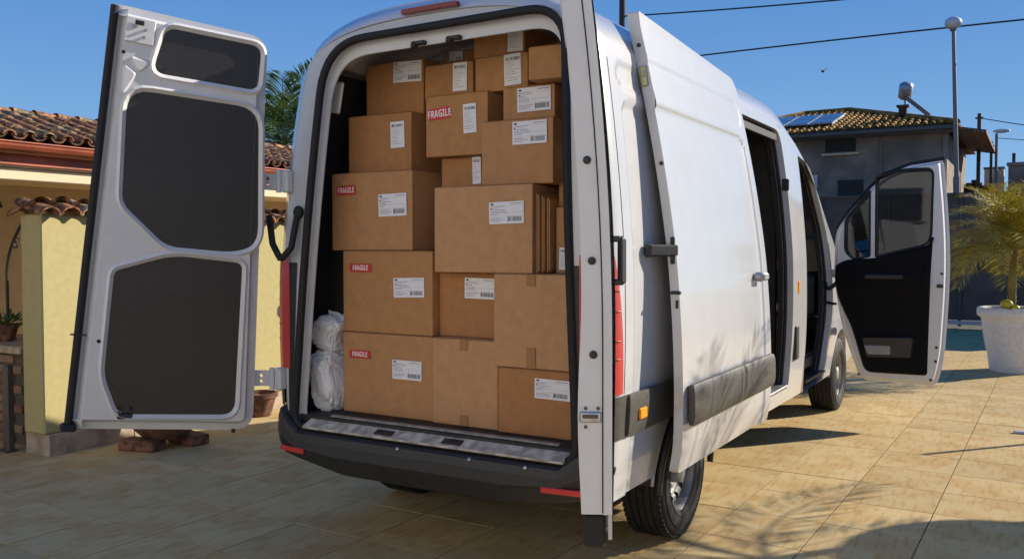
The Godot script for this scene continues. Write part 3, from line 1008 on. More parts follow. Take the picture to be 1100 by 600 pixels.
func build_side_trim(V: Node3D) -> void:
	for sg in [1.0, -1.0]:
		# band from the bumper to the rear arch
		var out := rpoly([[-0.195, 0.705], [-0.195, 0.893, 0.01], [-0.60, 0.888], [-1.48, 0.885], [-1.51, 0.70]])
		var arch := arc2(Vector2(-1.08, 0.36), 0.42, 0.0, PI, 24)
		arch.append(Vector2(-1.50, 0.1)); arch.append(Vector2(-0.66, 0.1))
		var m0 := func(z: float, y: float) -> Vector3: return side_pt(sg, z, y, 0.022 - 0.006 * pow(abs((y - 0.795) / 0.1), 3.0))
		var m1 := func(z: float, y: float) -> Vector3: return side_pt(sg, z, y, 0.0)
		var st := begin()
		panel(st, out, [arch], 0.04, 0.04, m0, Vector3(sg, 0, 0))
		band(st, out, m0, out, m1, side_pt(sg, -0.8, 0.8), true)
		part(V, "side_moulding", st, M.trim_plastic)
		# arch lip
		st = begin()
		var pts := []
		for p in arc2(Vector2(-1.08, 0.36), 0.405, -0.1, PI + 0.1, 26): pts.append(side_pt(sg, p.x, p.y, 0.008))
		tube(st, pts, 0.018, 6)
		part(V, "arch_lip", st, M.plastic)
		# wheel housings
		for zw in [-1.08, -5.42]:
			st = begin()
			for k in 20:
				var a0 := PI * k / 20.0; var a1 := PI * (k + 1) / 20.0
				var p0 := Vector3(0, 0.36 + sin(a0) * 0.425, zw + cos(a0) * 0.425); var p1 := Vector3(0, 0.36 + sin(a1) * 0.425, zw + cos(a1) * 0.425)
				quad(st, p0 + Vector3(sg * 0.93, 0, 0), p1 + Vector3(sg * 0.93, 0, 0), p1 + Vector3(sg * 0.60, 0, 0), p0 + Vector3(sg * 0.60, 0, 0), (Vector3(0, 0.36, zw) - p0).normalized())
				tri(st, p0 + Vector3(sg * 0.60, 0, 0), p1 + Vector3(sg * 0.60, 0, 0), Vector3(sg * 0.60, 0.36, zw), Vector3(sg, 0, 0), Vector3(sg, 0, 0), Vector3(sg, 0, 0))
			part(V, "wheel_housing", st, M.plastic)
	# marker lamp in the moulding
	var st := begin()
	cbox(st, side_pt(1, -0.335, 0.79, 0.026), Vector3(0.014, 0.052, 0.085), 0.006)
	part(V, "marker_lamp", st, M.orange_lens)
	# belt seam behind the rear corner, fuel of panel gaps
	st = begin()
	var pts := []
	for k in 24: pts.append(side_pt(1, -0.165, 0.9 + 1.5 * k / 23.0, -0.0005))
	tube(st, pts, 0.0028, 5)
	part(V, "panel_seam", st, M.rubber)

func build_wheels(V: Node3D) -> void:
	var r := 0.352
	var tp := []
	# tread with four grooves, then shoulders and sidewalls
	tp = [[0.205, -0.105], [0.225, -0.118], [0.27, -0.124], [0.315, -0.118], [0.340, -0.100], [0.349, -0.085]]
	for g in [-0.056, -0.019, 0.019, 0.056]:
		tp.append_array([[r, g - 0.006], [r - 0.009, g - 0.004], [r - 0.009, g + 0.004], [r, g + 0.006]])
	tp.append_array([[0.349, 0.085], [0.340, 0.100], [0.315, 0.118], [0.27, 0.124], [0.225, 0.118], [0.205, 0.105]])
	var st := begin()
	lathe(st, tp, Vector3.ZERO, Vector3.RIGHT, 56)
	# raised rings on the outer sidewall
	for q in [[0.235, 0.120], [0.30, 0.1215]]:
		lathe(st, [[q[0] - 0.003, q[1] - 0.002], [q[0], q[1] + 0.003], [q[0] + 0.003, q[1] - 0.002]], Vector3.ZERO, Vector3.RIGHT, 48)
	# shoulder blocks
	for k in 64:
		var a := TAU * k / 64.0
		for s in [-1.0, 1.0]:
			var d := Vector3(0, cos(a), sin(a))
			cbox(st, d * 0.3455 + Vector3(s * 0.088, 0, 0), Vector3(0.034, 0.014, 0.022), 0.002, Basis(Vector3.RIGHT, d, Vector3.RIGHT.cross(d)))
	var tyre := st.commit()
	st = begin()
	lathe(st, [[0.218, 0.112], [0.222, 0.107], [0.214, 0.098], [0.204, 0.092], [0.198, 0.05], [0.19, -0.08], [0.206, -0.1]], Vector3.ZERO, Vector3.RIGHT, 48)
	lathe(st, [[0.0, 0.10], [0.055, 0.10], [0.062, 0.094], [0.066, 0.03], [0.10, 0.018], [0.115, 0.024]], Vector3.ZERO, Vector3.RIGHT, 40)
	# disc with hand holes
	var holes := []
	for k in 12:
		var c := Vector2(TAU * (k + 0.5) / 12.0, 0.152)
		var h := PackedVector2Array()
		for i in 12: h.append(c + Vector2(cos(TAU * i / 12.0) * 0.019 / 0.152, sin(TAU * i / 12.0) * 0.019))
		holes.append(h)
	var dm := func(a: float, rr: float) -> Vector3: return Vector3(0.024 + 0.035 * smoothstep(0.115, 0.15, rr) - 0.02 * smoothstep(0.165, 0.2, rr), cos(a) * rr, sin(a) * rr)
	panel(st, PackedVector2Array([Vector2(0, 0.115), Vector2(TAU, 0.115), Vector2(TAU, 0.20), Vector2(0, 0.20)]), holes, 0.12, 0.02, dm, Vector3.RIGHT)
	var rim := st.commit()
	st = begin()
	for k in 6:
		var a := TAU * k / 6.0
		lathe(st, [[0.012, 0.0], [0.012, 0.024], [0.007, 0.03], [0.0, 0.03]], Vector3(0.018, cos(a) * 0.086, sin(a) * 0.086), Vector3.RIGHT, 6, true)
	var nuts := st.commit()
	st = begin()
	lathe(st, [[0.0, -0.02], [0.17, -0.02]], Vector3.ZERO, Vector3.RIGHT, 32)
	var drum := st.commit()
	for p in [[0.84, -1.08, 0.0], [0.84, -5.42, 0.0], [-0.84, -1.08, PI], [-0.835, -5.42, PI]]:
		var w := Node3D.new()
		w.name = "wheel"
		V.add_child(w, true)
		w.position = Vector3(p[0], r - 0.004, p[1]); w.rotation = Vector3(0, p[2], 0)
		part(w, "tyre", tyre, M.tyre)
		part(w, "rim", rim, M.rim_steel)
		part(w, "wheel_nuts", nuts, M.steel)
		part(w, "brake_drum", drum, M.plastic)

# ---- rear doors: local x runs from the hinge to the free edge, y is height, z the closed door's outward side
func build_rear_doors(V: Node3D) -> void:
	for sg in [1.0, -1.0]:   # 1: left door, -1: right door
		var tilt := 0.074 if sg > 0 else 0.004
		var th := deg_to_rad(119.9 if sg > 0 else 116.8)
		var D := Node3D.new()
		D.name = "rear_door"
		V.add_child(D, true)
		D.set_meta("label", "open rear door with dark inner boards and black edge seal" if sg > 0 else "open rear door seen edge-on, with latch and black handle")
		D.transform = Transform3D(Basis(Vector3(tilt * sg, 1, 0).normalized(), -th * sg), Vector3(-0.985 * sg, 0.6, 0.03))
		var s0 := 0.094 if sg > 0 else 0.05
		var e := s0 + (0.895 if sg > 0 else 0.879)
		var rr := func(y: float) -> float: return rk(y) * (0.6 if sg > 0 else 1.7)
		var yb := 0.566 if sg > 0 else 0.60
		var skin := rpoly([[e, yb, 0.015], [e, 2.612, 0.02], [s0 + tilt * 2.0 + 0.02, 2.612, 0.10], [s0, yb, 0.11]], 6)
		skin = ccw(skin)
		var inner := inset(skin, 0.035); var inner2 := inset(skin, 0.06)
		var lv := func(z: float) -> Callable:
			return func(s: float, y: float) -> Vector3: return Vector3(sg * s, y - 0.6, z - rr.call(y) + 0.6 * 0.0)
		var c := Vector3(sg * 0.5, 1.0, 0)
		var st := begin()
		panel(st, skin, [], 0.2, 0.1, func(s: float, y: float) -> Vector3: return Vector3(sg * s, y - 0.6, 0.012 * sin(PI * clampf((y - 0.5) / 2.1, 0, 1)) - rr.call(y)), Vector3(0, 0, 1))
		band(st, skin, lv.call(0.0), skin, lv.call(-0.012), c, true)
		part(D, "outer_skin", st, M.paint)
		st = begin()
		var b1 := rpoly([[0.755, 2.545, 0.05], [0.30, 2.552, 0.05], [0.292, 2.332, 0.05], [0.795, 2.32, 0.06]])
		var b2 := rpoly([[0.895, 2.225, 0.11], [0.275, 2.245, 0.11], [0.195, 1.56, 0.09], [0.30, 1.50, 0.1], [0.64, 1.495, 0.06], [0.862, 1.68, 0.05]])
		var b3 := rpoly([[0.862, 1.352, 0.03], [0.605, 1.456, 0.08], [0.262, 1.452, 0.04], [0.212, 0.66, 0.07], [0.772, 0.652, 0.05], [0.856, 0.84, 0.06]])
		var bs := [ccw(b1), ccw(b2), ccw(b3)]
		panel(st, skin, [inner], 0.1, 0.1, lv.call(-0.012), Vector3(0, 0, -1))
		band(st, inner, lv.call(-0.012), inner2, lv.call(-0.075), c, true)
		var wide := []
		for b in bs: wide.append(inset(b, -0.030))
		panel(st, inner2, wide, 0.1, 0.1, lv.call(-0.075), Vector3(0, 0, -1))
		for k in 3:
			band(st, wide[k], lv.call(-0.075), inset(bs[k], -0.017), lv.call(-0.086), lv.call(-0.075).call(0.5, bs[k][0].y), true)
			band(st, inset(bs[k], -0.017), lv.call(-0.086), inset(bs[k], 0.004), lv.call(-0.066), Vector3(sg * 0.5, [1.84, 1.27, 0.45][k], -0.3), false)
		part(D, "inner_frame", st, M.paint_inner)
		for k in 3:
			st = begin()
			panel(st, bs[k], [], 0.3, 0.15, lv.call(-0.069), Vector3(0, 0, -1))
			var bd := part(D, "inner_board", st, M.board)
			st = begin()
			var ins := inset(bs[k], 0.028)
			for q in range(0, ins.size(), 6):
				var p: Vector3 = lv.call(-0.069).call(ins[q].x, ins[q].y)
				lathe(st, [[0.0055, 0.0], [0.0045, 0.003], [0.0, 0.004]], p, Vector3(0, 0, -1), 8)
			part(bd, "rivets", st, M.plastic)
		# black seal along the free edge
		st = begin()
		if sg > 0:
			var sp := []
			for k in 21: sp.append(lv.call(-0.035).call(e - 0.004, 0.575 + 2.025 * k / 20.0))
			tube(st, sp, 0.019, 10)
			cbox(st, lv.call(-0.045).call(e - 0.005, 0.58), Vector3(0.07, 0.035, 0.07), 0.01)
			part(D, "edge_seal", st, M.rubber)
		else:
			# the edge face with its step, two rubber buffers and the lock
			var faces := begin()
			for k in 24:
				var y0 := 0.685 + 1.91 * k / 24.0; var y1 := 0.685 + 1.91 * (k + 1) / 24.0
				var bulge := func(y: float) -> float: return 0.016 * exp(-pow((y - 1.0) / 0.28, 2.0))
				for stp in [[0.004, -0.028], [0.0, -0.094]]:
					var A: Vector3 = lv.call(0.0).call(e + stp[0], y0); var B: Vector3 = lv.call(0.0).call(e + stp[0], y1)
					var C: Vector3 = lv.call(stp[1] - (bulge.call(y1) if stp[0] == 0.0 else 0.0)).call(e + stp[0], y1); var Dd: Vector3 = lv.call(stp[1] - (bulge.call(y0) if stp[0] == 0.0 else 0.0)).call(e + stp[0], y0)
					quad(faces, A, B, C, Dd, Vector3(sg, 0, 0))
					if stp[0] == 0.0:
						quad(faces, C, Dd, lv.call(-0.07).call(e - 0.08, y0), lv.call(-0.07).call(e - 0.08, y1), Vector3(0, 0, -1))
						cbox(faces, lv.call(-0.05).call(e - 0.04, 2.60), Vector3(0.08, 0.004, 0.09), 0.001)
			part(D, "edge_face", faces, M.paint_inner)
			st = begin()
			var sp := []
			for k in 21: sp.append(lv.call(-0.030).call(e + 0.0045, 0.69 + 1.89 * k / 20.0))
			tube(st, sp, 0.0022, 5)
			part(D, "edge_seam", st, M.rubber)
			st = begin()
			cbox(st, lv.call(-0.055).call(e - 0.42, 0.627), Vector3(0.82, 0.11, 0.07), 0.008)
			part(D, "bottom_seal", st, M.rubber)
			for y in [1.50, 1.82, 1.20]:
				st = begin()
				lathe(st, [[0.013, 0.0], [0.013, 0.004], [0.009, 0.007], [0.0, 0.007]], lv.call(-0.06).call(e + 0.001, y), Vector3(sg, 0, 0), 16)
				part(D, "rubber_buffer", st, M.plastic)
			var lk := sbox(D, "lock", lv.call(-0.07).call(e + 0.004, 1.0), Vector3(0.012, 0.035, 0.07), M.steel, 0.004)
			st = begin()
			cbox(st, lv.call(-0.07).call(e + 0.011, 1.003), Vector3(0.006, 0.012, 0.05), 0.002)
			part(lk, "lock_bolt", st, M.brown_metal)
			for q in [[0.028, -0.045], [0.028, -0.085], [-0.032, -0.085]]:
				st = begin()
				lathe(st, [[0.006, 0.0], [0.006, 0.003], [0.0, 0.003]], lv.call(q[1]).call(e + 0.001, 1.0 + q[0]), Vector3(sg, 0, 0), 8)
				part(lk, "screw", st, M.brown_metal)
			st = begin()
			cbox(st, lv.call(0.038).call(e - 0.05, 1.50), Vector3(0.035, 0.16, 0.028), 0.012)
			cbox(st, lv.call(0.018).call(e - 0.05, 1.57), Vector3(0.03, 0.02, 0.04), 0.005)
			cbox(st, lv.call(0.018).call(e - 0.05, 1.43), Vector3(0.03, 0.02, 0.04), 0.005)
			part(D, "handle", st, M.plastic)
		if sg > 0:
			# fittings near the free edge
			sbox(D, "fitting_plate", lv.call(-0.078).call(0.868, 2.50), Vector3(0.13, 0.12, 0.010), M.paint_inner, 0.005)
			sbox(D, "slot", lv.call(-0.088).call(0.875, 2.535), Vector3(0.04, 0.022, 0.006), M.dark_hole, 0.003)
			for q in [[0.90, 2.515], [0.845, 2.508], [0.85, 2.472]]:
				st = begin()
				tube(st, [lv.call(-0.08).call(q[0], q[1]), lv.call(-0.094).call(q[0], q[1])], 0.007, 8)
				part(D, "bolt", st, M.zinc)
			# stamped triangles of the frame
			for t in [[[0.922, 2.335], [0.862, 2.30], [0.915, 2.18]], [[0.905, 2.375], [0.800, 2.365], [0.855, 2.305]]]:
				st = begin()
				var tp := inset(ccw(rpoly([[t[0][0], t[0][1], 0.02], [t[1][0], t[1][1], 0.02], [t[2][0], t[2][1], 0.02]], 3)), 0.006)
				panel(st, tp, [], 0.1, 0.1, lv.call(-0.083), Vector3(0, 0, -1))
				band(st, tp, lv.call(-0.083), inset(tp, -0.012), lv.call(-0.074), lv.call(-0.1).call(t[1][0], t[1][1]), false)
				part(D, "stamping", st, M.paint_inner)
			for q in [[0.772, 0.696], [0.717, 0.697], [0.774, 0.672], [0.895, 1.02], [0.93, 2.40]]:
				st = begin()
				lathe(st, [[0.009, 0.0], [0.009, 0.002], [0.0, 0.002]], lv.call(-0.076).call(q[0], q[1] - 0.012), Vector3(0, 0, -1), 12)
				part(D, "hole", st, M.dark_hole)
			sbox(D, "lower_latch", lv.call(-0.07).call(0.742, 0.645), Vector3(0.07, 0.03, 0.03), M.plastic, 0.006)
			sbox(D, "stop_pin", lv.call(-0.05).call(0.985, 1.03), Vector3(0.07, 0.008, 0.008), M.iron, 0.002)
			sbox(D, "drain_plug", lv.call(-0.03).call(0.20, 0.565), Vector3(0.02, 0.02, 0.02), M.plastic, 0.004)
	# hinges and cable of the left door
	for y in [0.845, 1.90]:
		var st := begin()
		var P := Vector3(-0.94 + 0.06 * (y - 0.845), y, 0.015)
		cbox(st, P + Vector3(0.01, 0, -0.005), Vector3(0.045, 0.12, 0.05), 0.008)
		var h := part(V, "hinge", st, M.paint_inner)
		st = begin()
		var q := Vector3(-1.075 + 0.06 * (y - 0.845), y, 0.085)
		var d := (q - P)
		var bb := Basis(d.normalized(), Vector3.UP, d.normalized().cross(Vector3.UP))
		var hl := func(s: float, t: float) -> Vector3: return P + bb * Vector3(s, t, 0.012)
		var plate := rpoly([[-0.005, -0.04, 0.01], [d.length() + 0.03, -0.042, 0.01], [d.length() + 0.03, 0.042, 0.01], [-0.005, 0.04, 0.01]], 3)
		var hls := []
		for t in [-0.015, 0.015]:
			var r := PackedVector2Array()
			for i in 8: r.append(Vector2(0.095 + 0.011 * cos(TAU * i / 8), t + 0.011 * sin(TAU * i / 8)))
			hls.append(r)
		panel(st, plate, hls, 0.05, 0.05, hl, bb.z)
		panel(st, plate, hls, 0.05, 0.05, func(s: float, t: float) -> Vector3: return P + bb * Vector3(s, t, 0.0), -bb.z)
		band(st, plate, hl, plate, func(s: float, t: float) -> Vector3: return P + bb * Vector3(s, t, 0.0), P + d * 0.5, true)
		for t in [-0.036, 0.036]:
			cbox(st, P + bb * Vector3(d.length() * 0.55, t, 0.016), Vector3(d.length() * 0.9, 0.012, 0.012), 0.003, bb)
		tube(st, [P + Vector3(-0.02, -0.06, 0.025), P + Vector3(-0.02, 0.06, 0.025)], 0.014, 10)
		part(h, "hinge_arm", st, M.paint_inner)
	var st := begin()
	var cp := []
	var hc := Curve3D.new()
	hc.add_point(Vector3(-0.935, 1.72, 0.075), Vector3.ZERO, Vector3(0.0, -0.09, 0.0))
	hc.add_point(Vector3(-0.862, 1.485, 0.065), Vector3(-0.045, 0.0, 0.0), Vector3(0.05, 0.0, 0.0))
	hc.add_point(Vector3(-0.785, 1.73, 0.018), Vector3(0.0, -0.16, 0.01), Vector3.ZERO)
	for k in 29: cp.append(hc.sample_baked(hc.get_baked_length() * k / 28.0))
	tube(st, cp, 0.017, 8)
	ellipsoid(st, Vector3(-0.785, 1.735, 0.012), Vector3(0.03, 0.035, 0.025))
	part(V, "cable_hose", st, M.rubber)

func build_sliding_door(V: Node3D) -> void:
	var D := Node3D.new()
	D.name = "sliding_door"
	V.add_child(D, true)
	D.set_meta("label", "white sliding side door slid back, with black moulding and handle")
	var zr := -0.555; var zf := -2.10
	var out := rpoly([[zr, 0.47, 0.03], [zr, 2.685, 0.01], [zf + 0.03, 2.60, 0.09], [zf - 0.02, 0.47, 0.03]], 6)
	out = ccw(out)
	# the door follows the body's section, standing off more at the foot than at the top
	var base := func(z: float, y: float, off: float) -> Vector3:
		var d := lerpf(0.165, 0.052, clampf((y - 0.6) / 2.0, 0, 1))
		return Vector3(hw(y) + d + off - 0.02 * pow(max(0.0, (0.7 - y) / 0.3), 2.0), y, z)
	var m0 := func(z: float, y: float) -> Vector3:
		return base.call(z, y, stamped(z, y, Vector2(-2.00, 0.2), Vector2(-0.2, 2.235), 0.015) + stamped(z, y, Vector2(-2.03, 2.275), Vector2(-0.2, 2.46), 0.004))
	var m1 := func(z: float, y: float) -> Vector3: return base.call(z, y, -0.06)
	var st := begin()
	panel(st, out, [], 0.022, 0.02, m0, Vector3(1, 0.1, 0))
	band(st, out, m0, out, m1, Vector3(1.1, 1.5, -1.3), true)
	part(D, "door_skin", st, M.paint)
	st = begin()
	panel(st, out, [], 0.2, 0.1, m1, Vector3(-1, 0, 0))
	part(D, "inner_skin", st, M.paint_inner)
	# moulding
	var mo := ccw(rpoly([[zr - 0.045, 0.695, 0.025], [zr - 0.045, 0.893, 0.025], [zf + 0.0, 0.893, 0.03], [zf - 0.012, 0.695, 0.03]], 4))
	var mm := func(z: float, y: float) -> Vector3: return base.call(z, y, 0.03 - 0.012 * pow(abs((y - 0.795) / 0.1), 4.0))
	st = begin()
	panel(st, mo, [], 0.1, 0.02, mm, Vector3(1, 0, 0))
	band(st, mo, mm, mo, func(z: float, y: float) -> Vector3: return base.call(z, y, -0.002), Vector3(1.15, 0.8, -1.3), true)
	part(D, "side_moulding", st, M.trim_plastic)
	# handle
	st = begin()
	lathe(st, [[0.0, 0.045], [0.02, 0.043], [0.03, 0.03], [0.028, 0.0]], base.call(-1.86, 1.375, -0.006), Vector3.RIGHT, 16)
	cbox(st, base.call(-1.90, 1.375, 0.034), Vector3(0.03, 0.05, 0.12), 0.012)
	part(D, "handle", st, M.zinc)
	# latch and fittings on the rear edge
	st = begin()
	cbox(st, base.call(zr + 0.004, 2.37, -0.035), Vector3(0.035, 0.10, 0.012), 0.004, Basis(Vector3.BACK, 0.14))
	cbox(st, base.call(zr + 0.010, 2.38, -0.035), Vector3(0.018, 0.03, 0.012), 0.003, Basis(Vector3.BACK, 0.14))
	part(D, "latch", st, M.brass)
	for y in [1.95, 2.52]:
		st = begin()
		lathe(st, [[0.010, 0.0], [0.010, 0.006], [0.0, 0.008]], base.call(zr, y, -0.028), Vector3.BACK, 12)
		part(D, "rubber_buffer", st, M.plastic)
	st = begin()
	cbox(st, base.call(zr + 0.006, 1.335, -0.03), Vector3(0.05, 0.016, 0.02), 0.004)
	cbox(st, base.call(zr + 0.004, 1.28, -0.03), Vector3(0.012, 0.04, 0.008), 0.002)
	part(D, "lock_pin", st, M.plastic)
	# roller arm reaching to the rail on the body
	st = begin()
	var a := side_pt(1, -0.44, 1.535, 0.012); var b: Vector3 = base.call(zr - 0.01, 1.535, -0.03)
	var d := b - a
	cbox(st, (a + b) * 0.5, Vector3(d.length() + 0.03, 0.055, 0.045), 0.008, Basis(Quaternion(Vector3.RIGHT, d.normalized())))
	cbox(st, a + Vector3(-0.005, 0, 0.0), Vector3(0.03, 0.06, 0.05), 0.008)
	cbox(st, b + Vector3(0, 0, 0.012), Vector3(0.02, 0.13, 0.02), 0.005)
	part(D, "roller_arm", st, M.plastic)
	st = begin()
	var pts := []
	for k in 12: pts.append(side_pt(1, -0.50 - 0.085 * k, 1.535, -0.010))
	tube(st, pts, 0.016, 6)
	part(V, "slide_rail", st, M.plastic)
	st = begin()
	tube(st, [Vector3(0.93, 2.40, -2.0), base.call(-1.7, 2.42, -0.05)], 0.015, 6)
	part(D, "upper_arm", st, M.plastic)
	st = begin()
	cbox(st, Vector3(0.98, 0.50, -1.98), Vector3(0.24, 0.03, 0.06), 0.006)
	part(D, "lower_arm", st, M.plastic)

func build_front_door(V: Node3D) -> void:
	var D := Node3D.new()
	D.name = "front_door"
	V.add_child(D, true)
	D.set_meta("label", "open front door with dark trim panel, side window and wing mirror")
	# local x: from the hinge outwards, z: the door's inside (towards the rear of the van when open)
	D.transform = Transform3D(Basis(Vector3.UP, deg_to_rad(1.5)), Vector3(1.0, 0, ZH))
	var out := ccw(rpoly(FRONT_DOOR))
	var lv := func(z: float) -> Callable: return func(x: float, y: float) -> Vector3: return Vector3(x, y, z - 0.06 * pow(max(0.0, (y - 1.3) / 1.0), 1.6))
	var win := ccw(rpoly([[0.795, 2.235, 0.07], [0.79, 1.66, 0.04], [0.76, 1.575, 0.05], [0.345, 1.468, 0.01], [0.335, 2.172, 0.02], [0.50, 2.232, 0.1]]))
	var qua := ccw(rpoly([[0.292, 2.07, 0.03], [0.302, 1.475, 0.02], [0.16, 1.44, 0.05], [0.085, 1.52, 0.05], [0.085, 1.805, 0.04]]))
	var st := begin()
	panel(st, out, [win, qua], 0.1, 0.06, lv.call(-0.055), Vector3(0, 0, -1))
	band(st, out, lv.call(-0.055), out, lv.call(-0.04), Vector3(0.5, 1.3, 0), true)
	part(D, "outer_skin", st, M.paint)
	st = begin()
	var i1 := inset(out, 0.022); var i2 := inset(out, 0.04)
	panel(st, out, [i1], 0.1, 0.1, lv.call(-0.04), Vector3(0, 0, 1))
	band(st, i1, lv.call(-0.04), i2, lv.call(0.03), Vector3(0.5, 1.3, -0.02), true)
	panel(st, i2, [win, qua], 0.1, 0.06, lv.call(0.03), Vector3(0, 0, 1))
	band(st, win, lv.call(0.03), win, lv.call(-0.055), Vector3(0.55, 1.9, 0), false)
	band(st, qua, lv.call(0.03), qua, lv.call(-0.055), Vector3(0.2, 1.7, 0), false)
	part(D, "inner_frame", st, M.paint_inner)
	var w := begin()
	panel(w, win, [], 0.2, 0.1, lv.call(-0.02), Vector3(0, 0, 1))
	var wo := part(D, "window", w, M.glass)
	st = begin()
	line_tube(st, inset(win, 0.004), lv.call(0.024), 0.012)
	line_tube(st, inset(qua, 0.004), lv.call(0.024), 0.011)
	part(wo, "window_seal", st, M.rubber)
	w = begin()
	panel(w, qua, [], 0.2, 0.1, lv.call(-0.02), Vector3(0, 0, 1))
	part(D, "quarter_window", w, M.glass)
	# black top edge strip
	st = begin()
	var pts := []
	for q in [[0.875, 2.318], [0.60, 2.282], [0.38, 2.20], [0.24, 2.05], [0.10, 1.88], [0.0, 1.73]]: pts.append(lv.call(-0.045).call(q[0], q[1]))
	tube(st, pts, 0.016, 6)
	part(D, "edge_seal", st, M.rubber)
	# trim panel
	var trim := ccw(rpoly([[0.80, 1.655, 0.02], [0.785, 1.28, 0.05], [0.772, 0.455, 0.03], [0.27, 0.452, 0.07], [0.155, 0.853, 0.1], [0.04, 1.09, 0.1], [0.008, 1.266, 0.05], [0.015, 1.40, 0.03], [0.105, 1.445, 0.03], [0.345, 1.462, 0.01], [0.762, 1.572, 0.03]]))
	st = begin()
	var t0 := inset(trim, 0.02)
	band(st, trim, lv.call(0.031), t0, lv.call(0.065), Vector3(0.45, 1.0, 0.0), true)
	panel(st, t0, [], 0.06, 0.06, func(x: float, y: float) -> Vector3: return lv.call(0.065).call(x, y) + Vector3(0, 0, 0.03 * smoothstep(1.16, 1.22, y) * smoothstep(1.40, 1.34, y) * smoothstep(0.05, 0.2, x)), Vector3(0, 0, 1))
	part(D, "trim_panel", st, M.door_trim)
	st = begin()
	var pk := ccw(rpoly([[0.245, 0.775, 0.03], [0.67, 0.79, 0.03], [0.655, 0.60, 0.03], [0.285, 0.585, 0.03]]))
	band(st, pk, lv.call(0.066), inset(pk, 0.012), lv.call(0.105), Vector3(0.45, 0.68, 0.0), true)
	panel(st, inset(pk, 0.012), [], 0.1, 0.1, lv.call(0.105), Vector3(0, 0, 1))
	var po := part(D, "door_pocket", st, M.plastic)
	st = begin()
	var lb := ccw(rpoly([[0.27, 0.70, 0.015], [0.485, 0.705, 0.015], [0.487, 0.625, 0.015], [0.30, 0.62, 0.015]]))
	band(st, lb, lv.call(0.105), inset(lb, 0.004), lv.call(0.114), Vector3(0.38, 0.66, 0.0), true)
	panel(st, inset(lb, 0.004), [], 0.1, 0.1, lv.call(0.114), Vector3(0, 0, 1))
	part(po, "grey_pocket_plate", st, M.grey_plastic)  # light grey rectangle on the pocket front
	sbox(D, "grab_handle", Vector3(0.42, 1.30, 0.105), Vector3(0.32, 0.04, 0.03), M.plastic, 0.012)
	# jamb fittings on the rear edge of the door
	sbox(D, "door_lock", Vector3(0.86, 1.225, 0.022), Vector3(0.05, 0.03, 0.05), M.plastic, 0.006)
	for q in [[0.872, 1.33], [0.84, 0.70], [0.835, 0.58], [0.80, 0.42], [0.22, 0.43]]:
		st = begin()
		lathe(st, [[0.012, 0.0], [0.011, 0.006], [0.0, 0.008]], lv.call(0.03).call(q[0], q[1]), Vector3.BACK, 10)
		part(D, "rubber_buffer", st, M.plastic)
	# wing mirror on the outside, its glass seen through the quarter window
	st = begin()
	var mp := ccw(rpoly([[0.11, 1.76, 0.05], [0.28, 1.755, 0.05], [0.305, 1.43, 0.05], [0.125, 1.42, 0.05]]))
	band(st, mp, lv.call(-0.15), inset(mp, 0.02), lv.call(-0.24), Vector3(0.2, 1.6, -0.1), true)
	panel(st, inset(mp, 0.02), [], 0.1, 0.1, lv.call(-0.24), Vector3(0, 0, -1))
	cbox(st, lv.call(-0.12).call(0.2, 1.43), Vector3(0.06, 0.06, 0.12), 0.02)
	panel(st, mp, [], 0.1, 0.1, lv.call(-0.151), Vector3(0, 0, 1))
	var mr := part(D, "wing_mirror", st, M.plastic)
	for g in [[[0.135, 1.735, 0.03], [0.262, 1.73, 0.03], [0.275, 1.53, 0.02], [0.14, 1.525, 0.02]], [[0.142, 1.51, 0.02], [0.275, 1.512, 0.02], [0.285, 1.445, 0.02], [0.145, 1.44, 0.02]]]:
		st = begin()
		panel(st, ccw(rpoly(g)), [], 0.2, 0.2, func(x: float, y: float) -> Vector3: return lv.call(-0.146).call(x, y) + Vector3(0, 0, (x - 0.2) * 0.06 + (y - 1.6) * -0.30), Vector3(0, 0, 1))
		part(mr, "mirror_glass", st, M.mirror)
	# hinges and check strap on the pillar
	for y in [0.80, 1.32]:
		sbox(D, "hinge", Vector3(-0.035, y, -0.01), Vector3(0.12, 0.07, 0.05), M.zinc, 0.008)
	sbox(D, "check_strap", Vector3(-0.02, 1.06, 0.10), Vector3(0.03, 0.02, 0.28), M.plastic, 0.005, Basis(Vector3.UP, 0.5))
	st = begin()
	var cp := []
	for k in 12:
		var t := k / 11.0
		cp.append(Vector3(-0.075 + 0.10 * t, 1.24 - 0.05 * sin(PI * t), 0.03 + 0.12 * sin(PI * t)))
	tube(st, cp, 0.018, 8)
	part(D, "cable_hose", st, M.rubber)

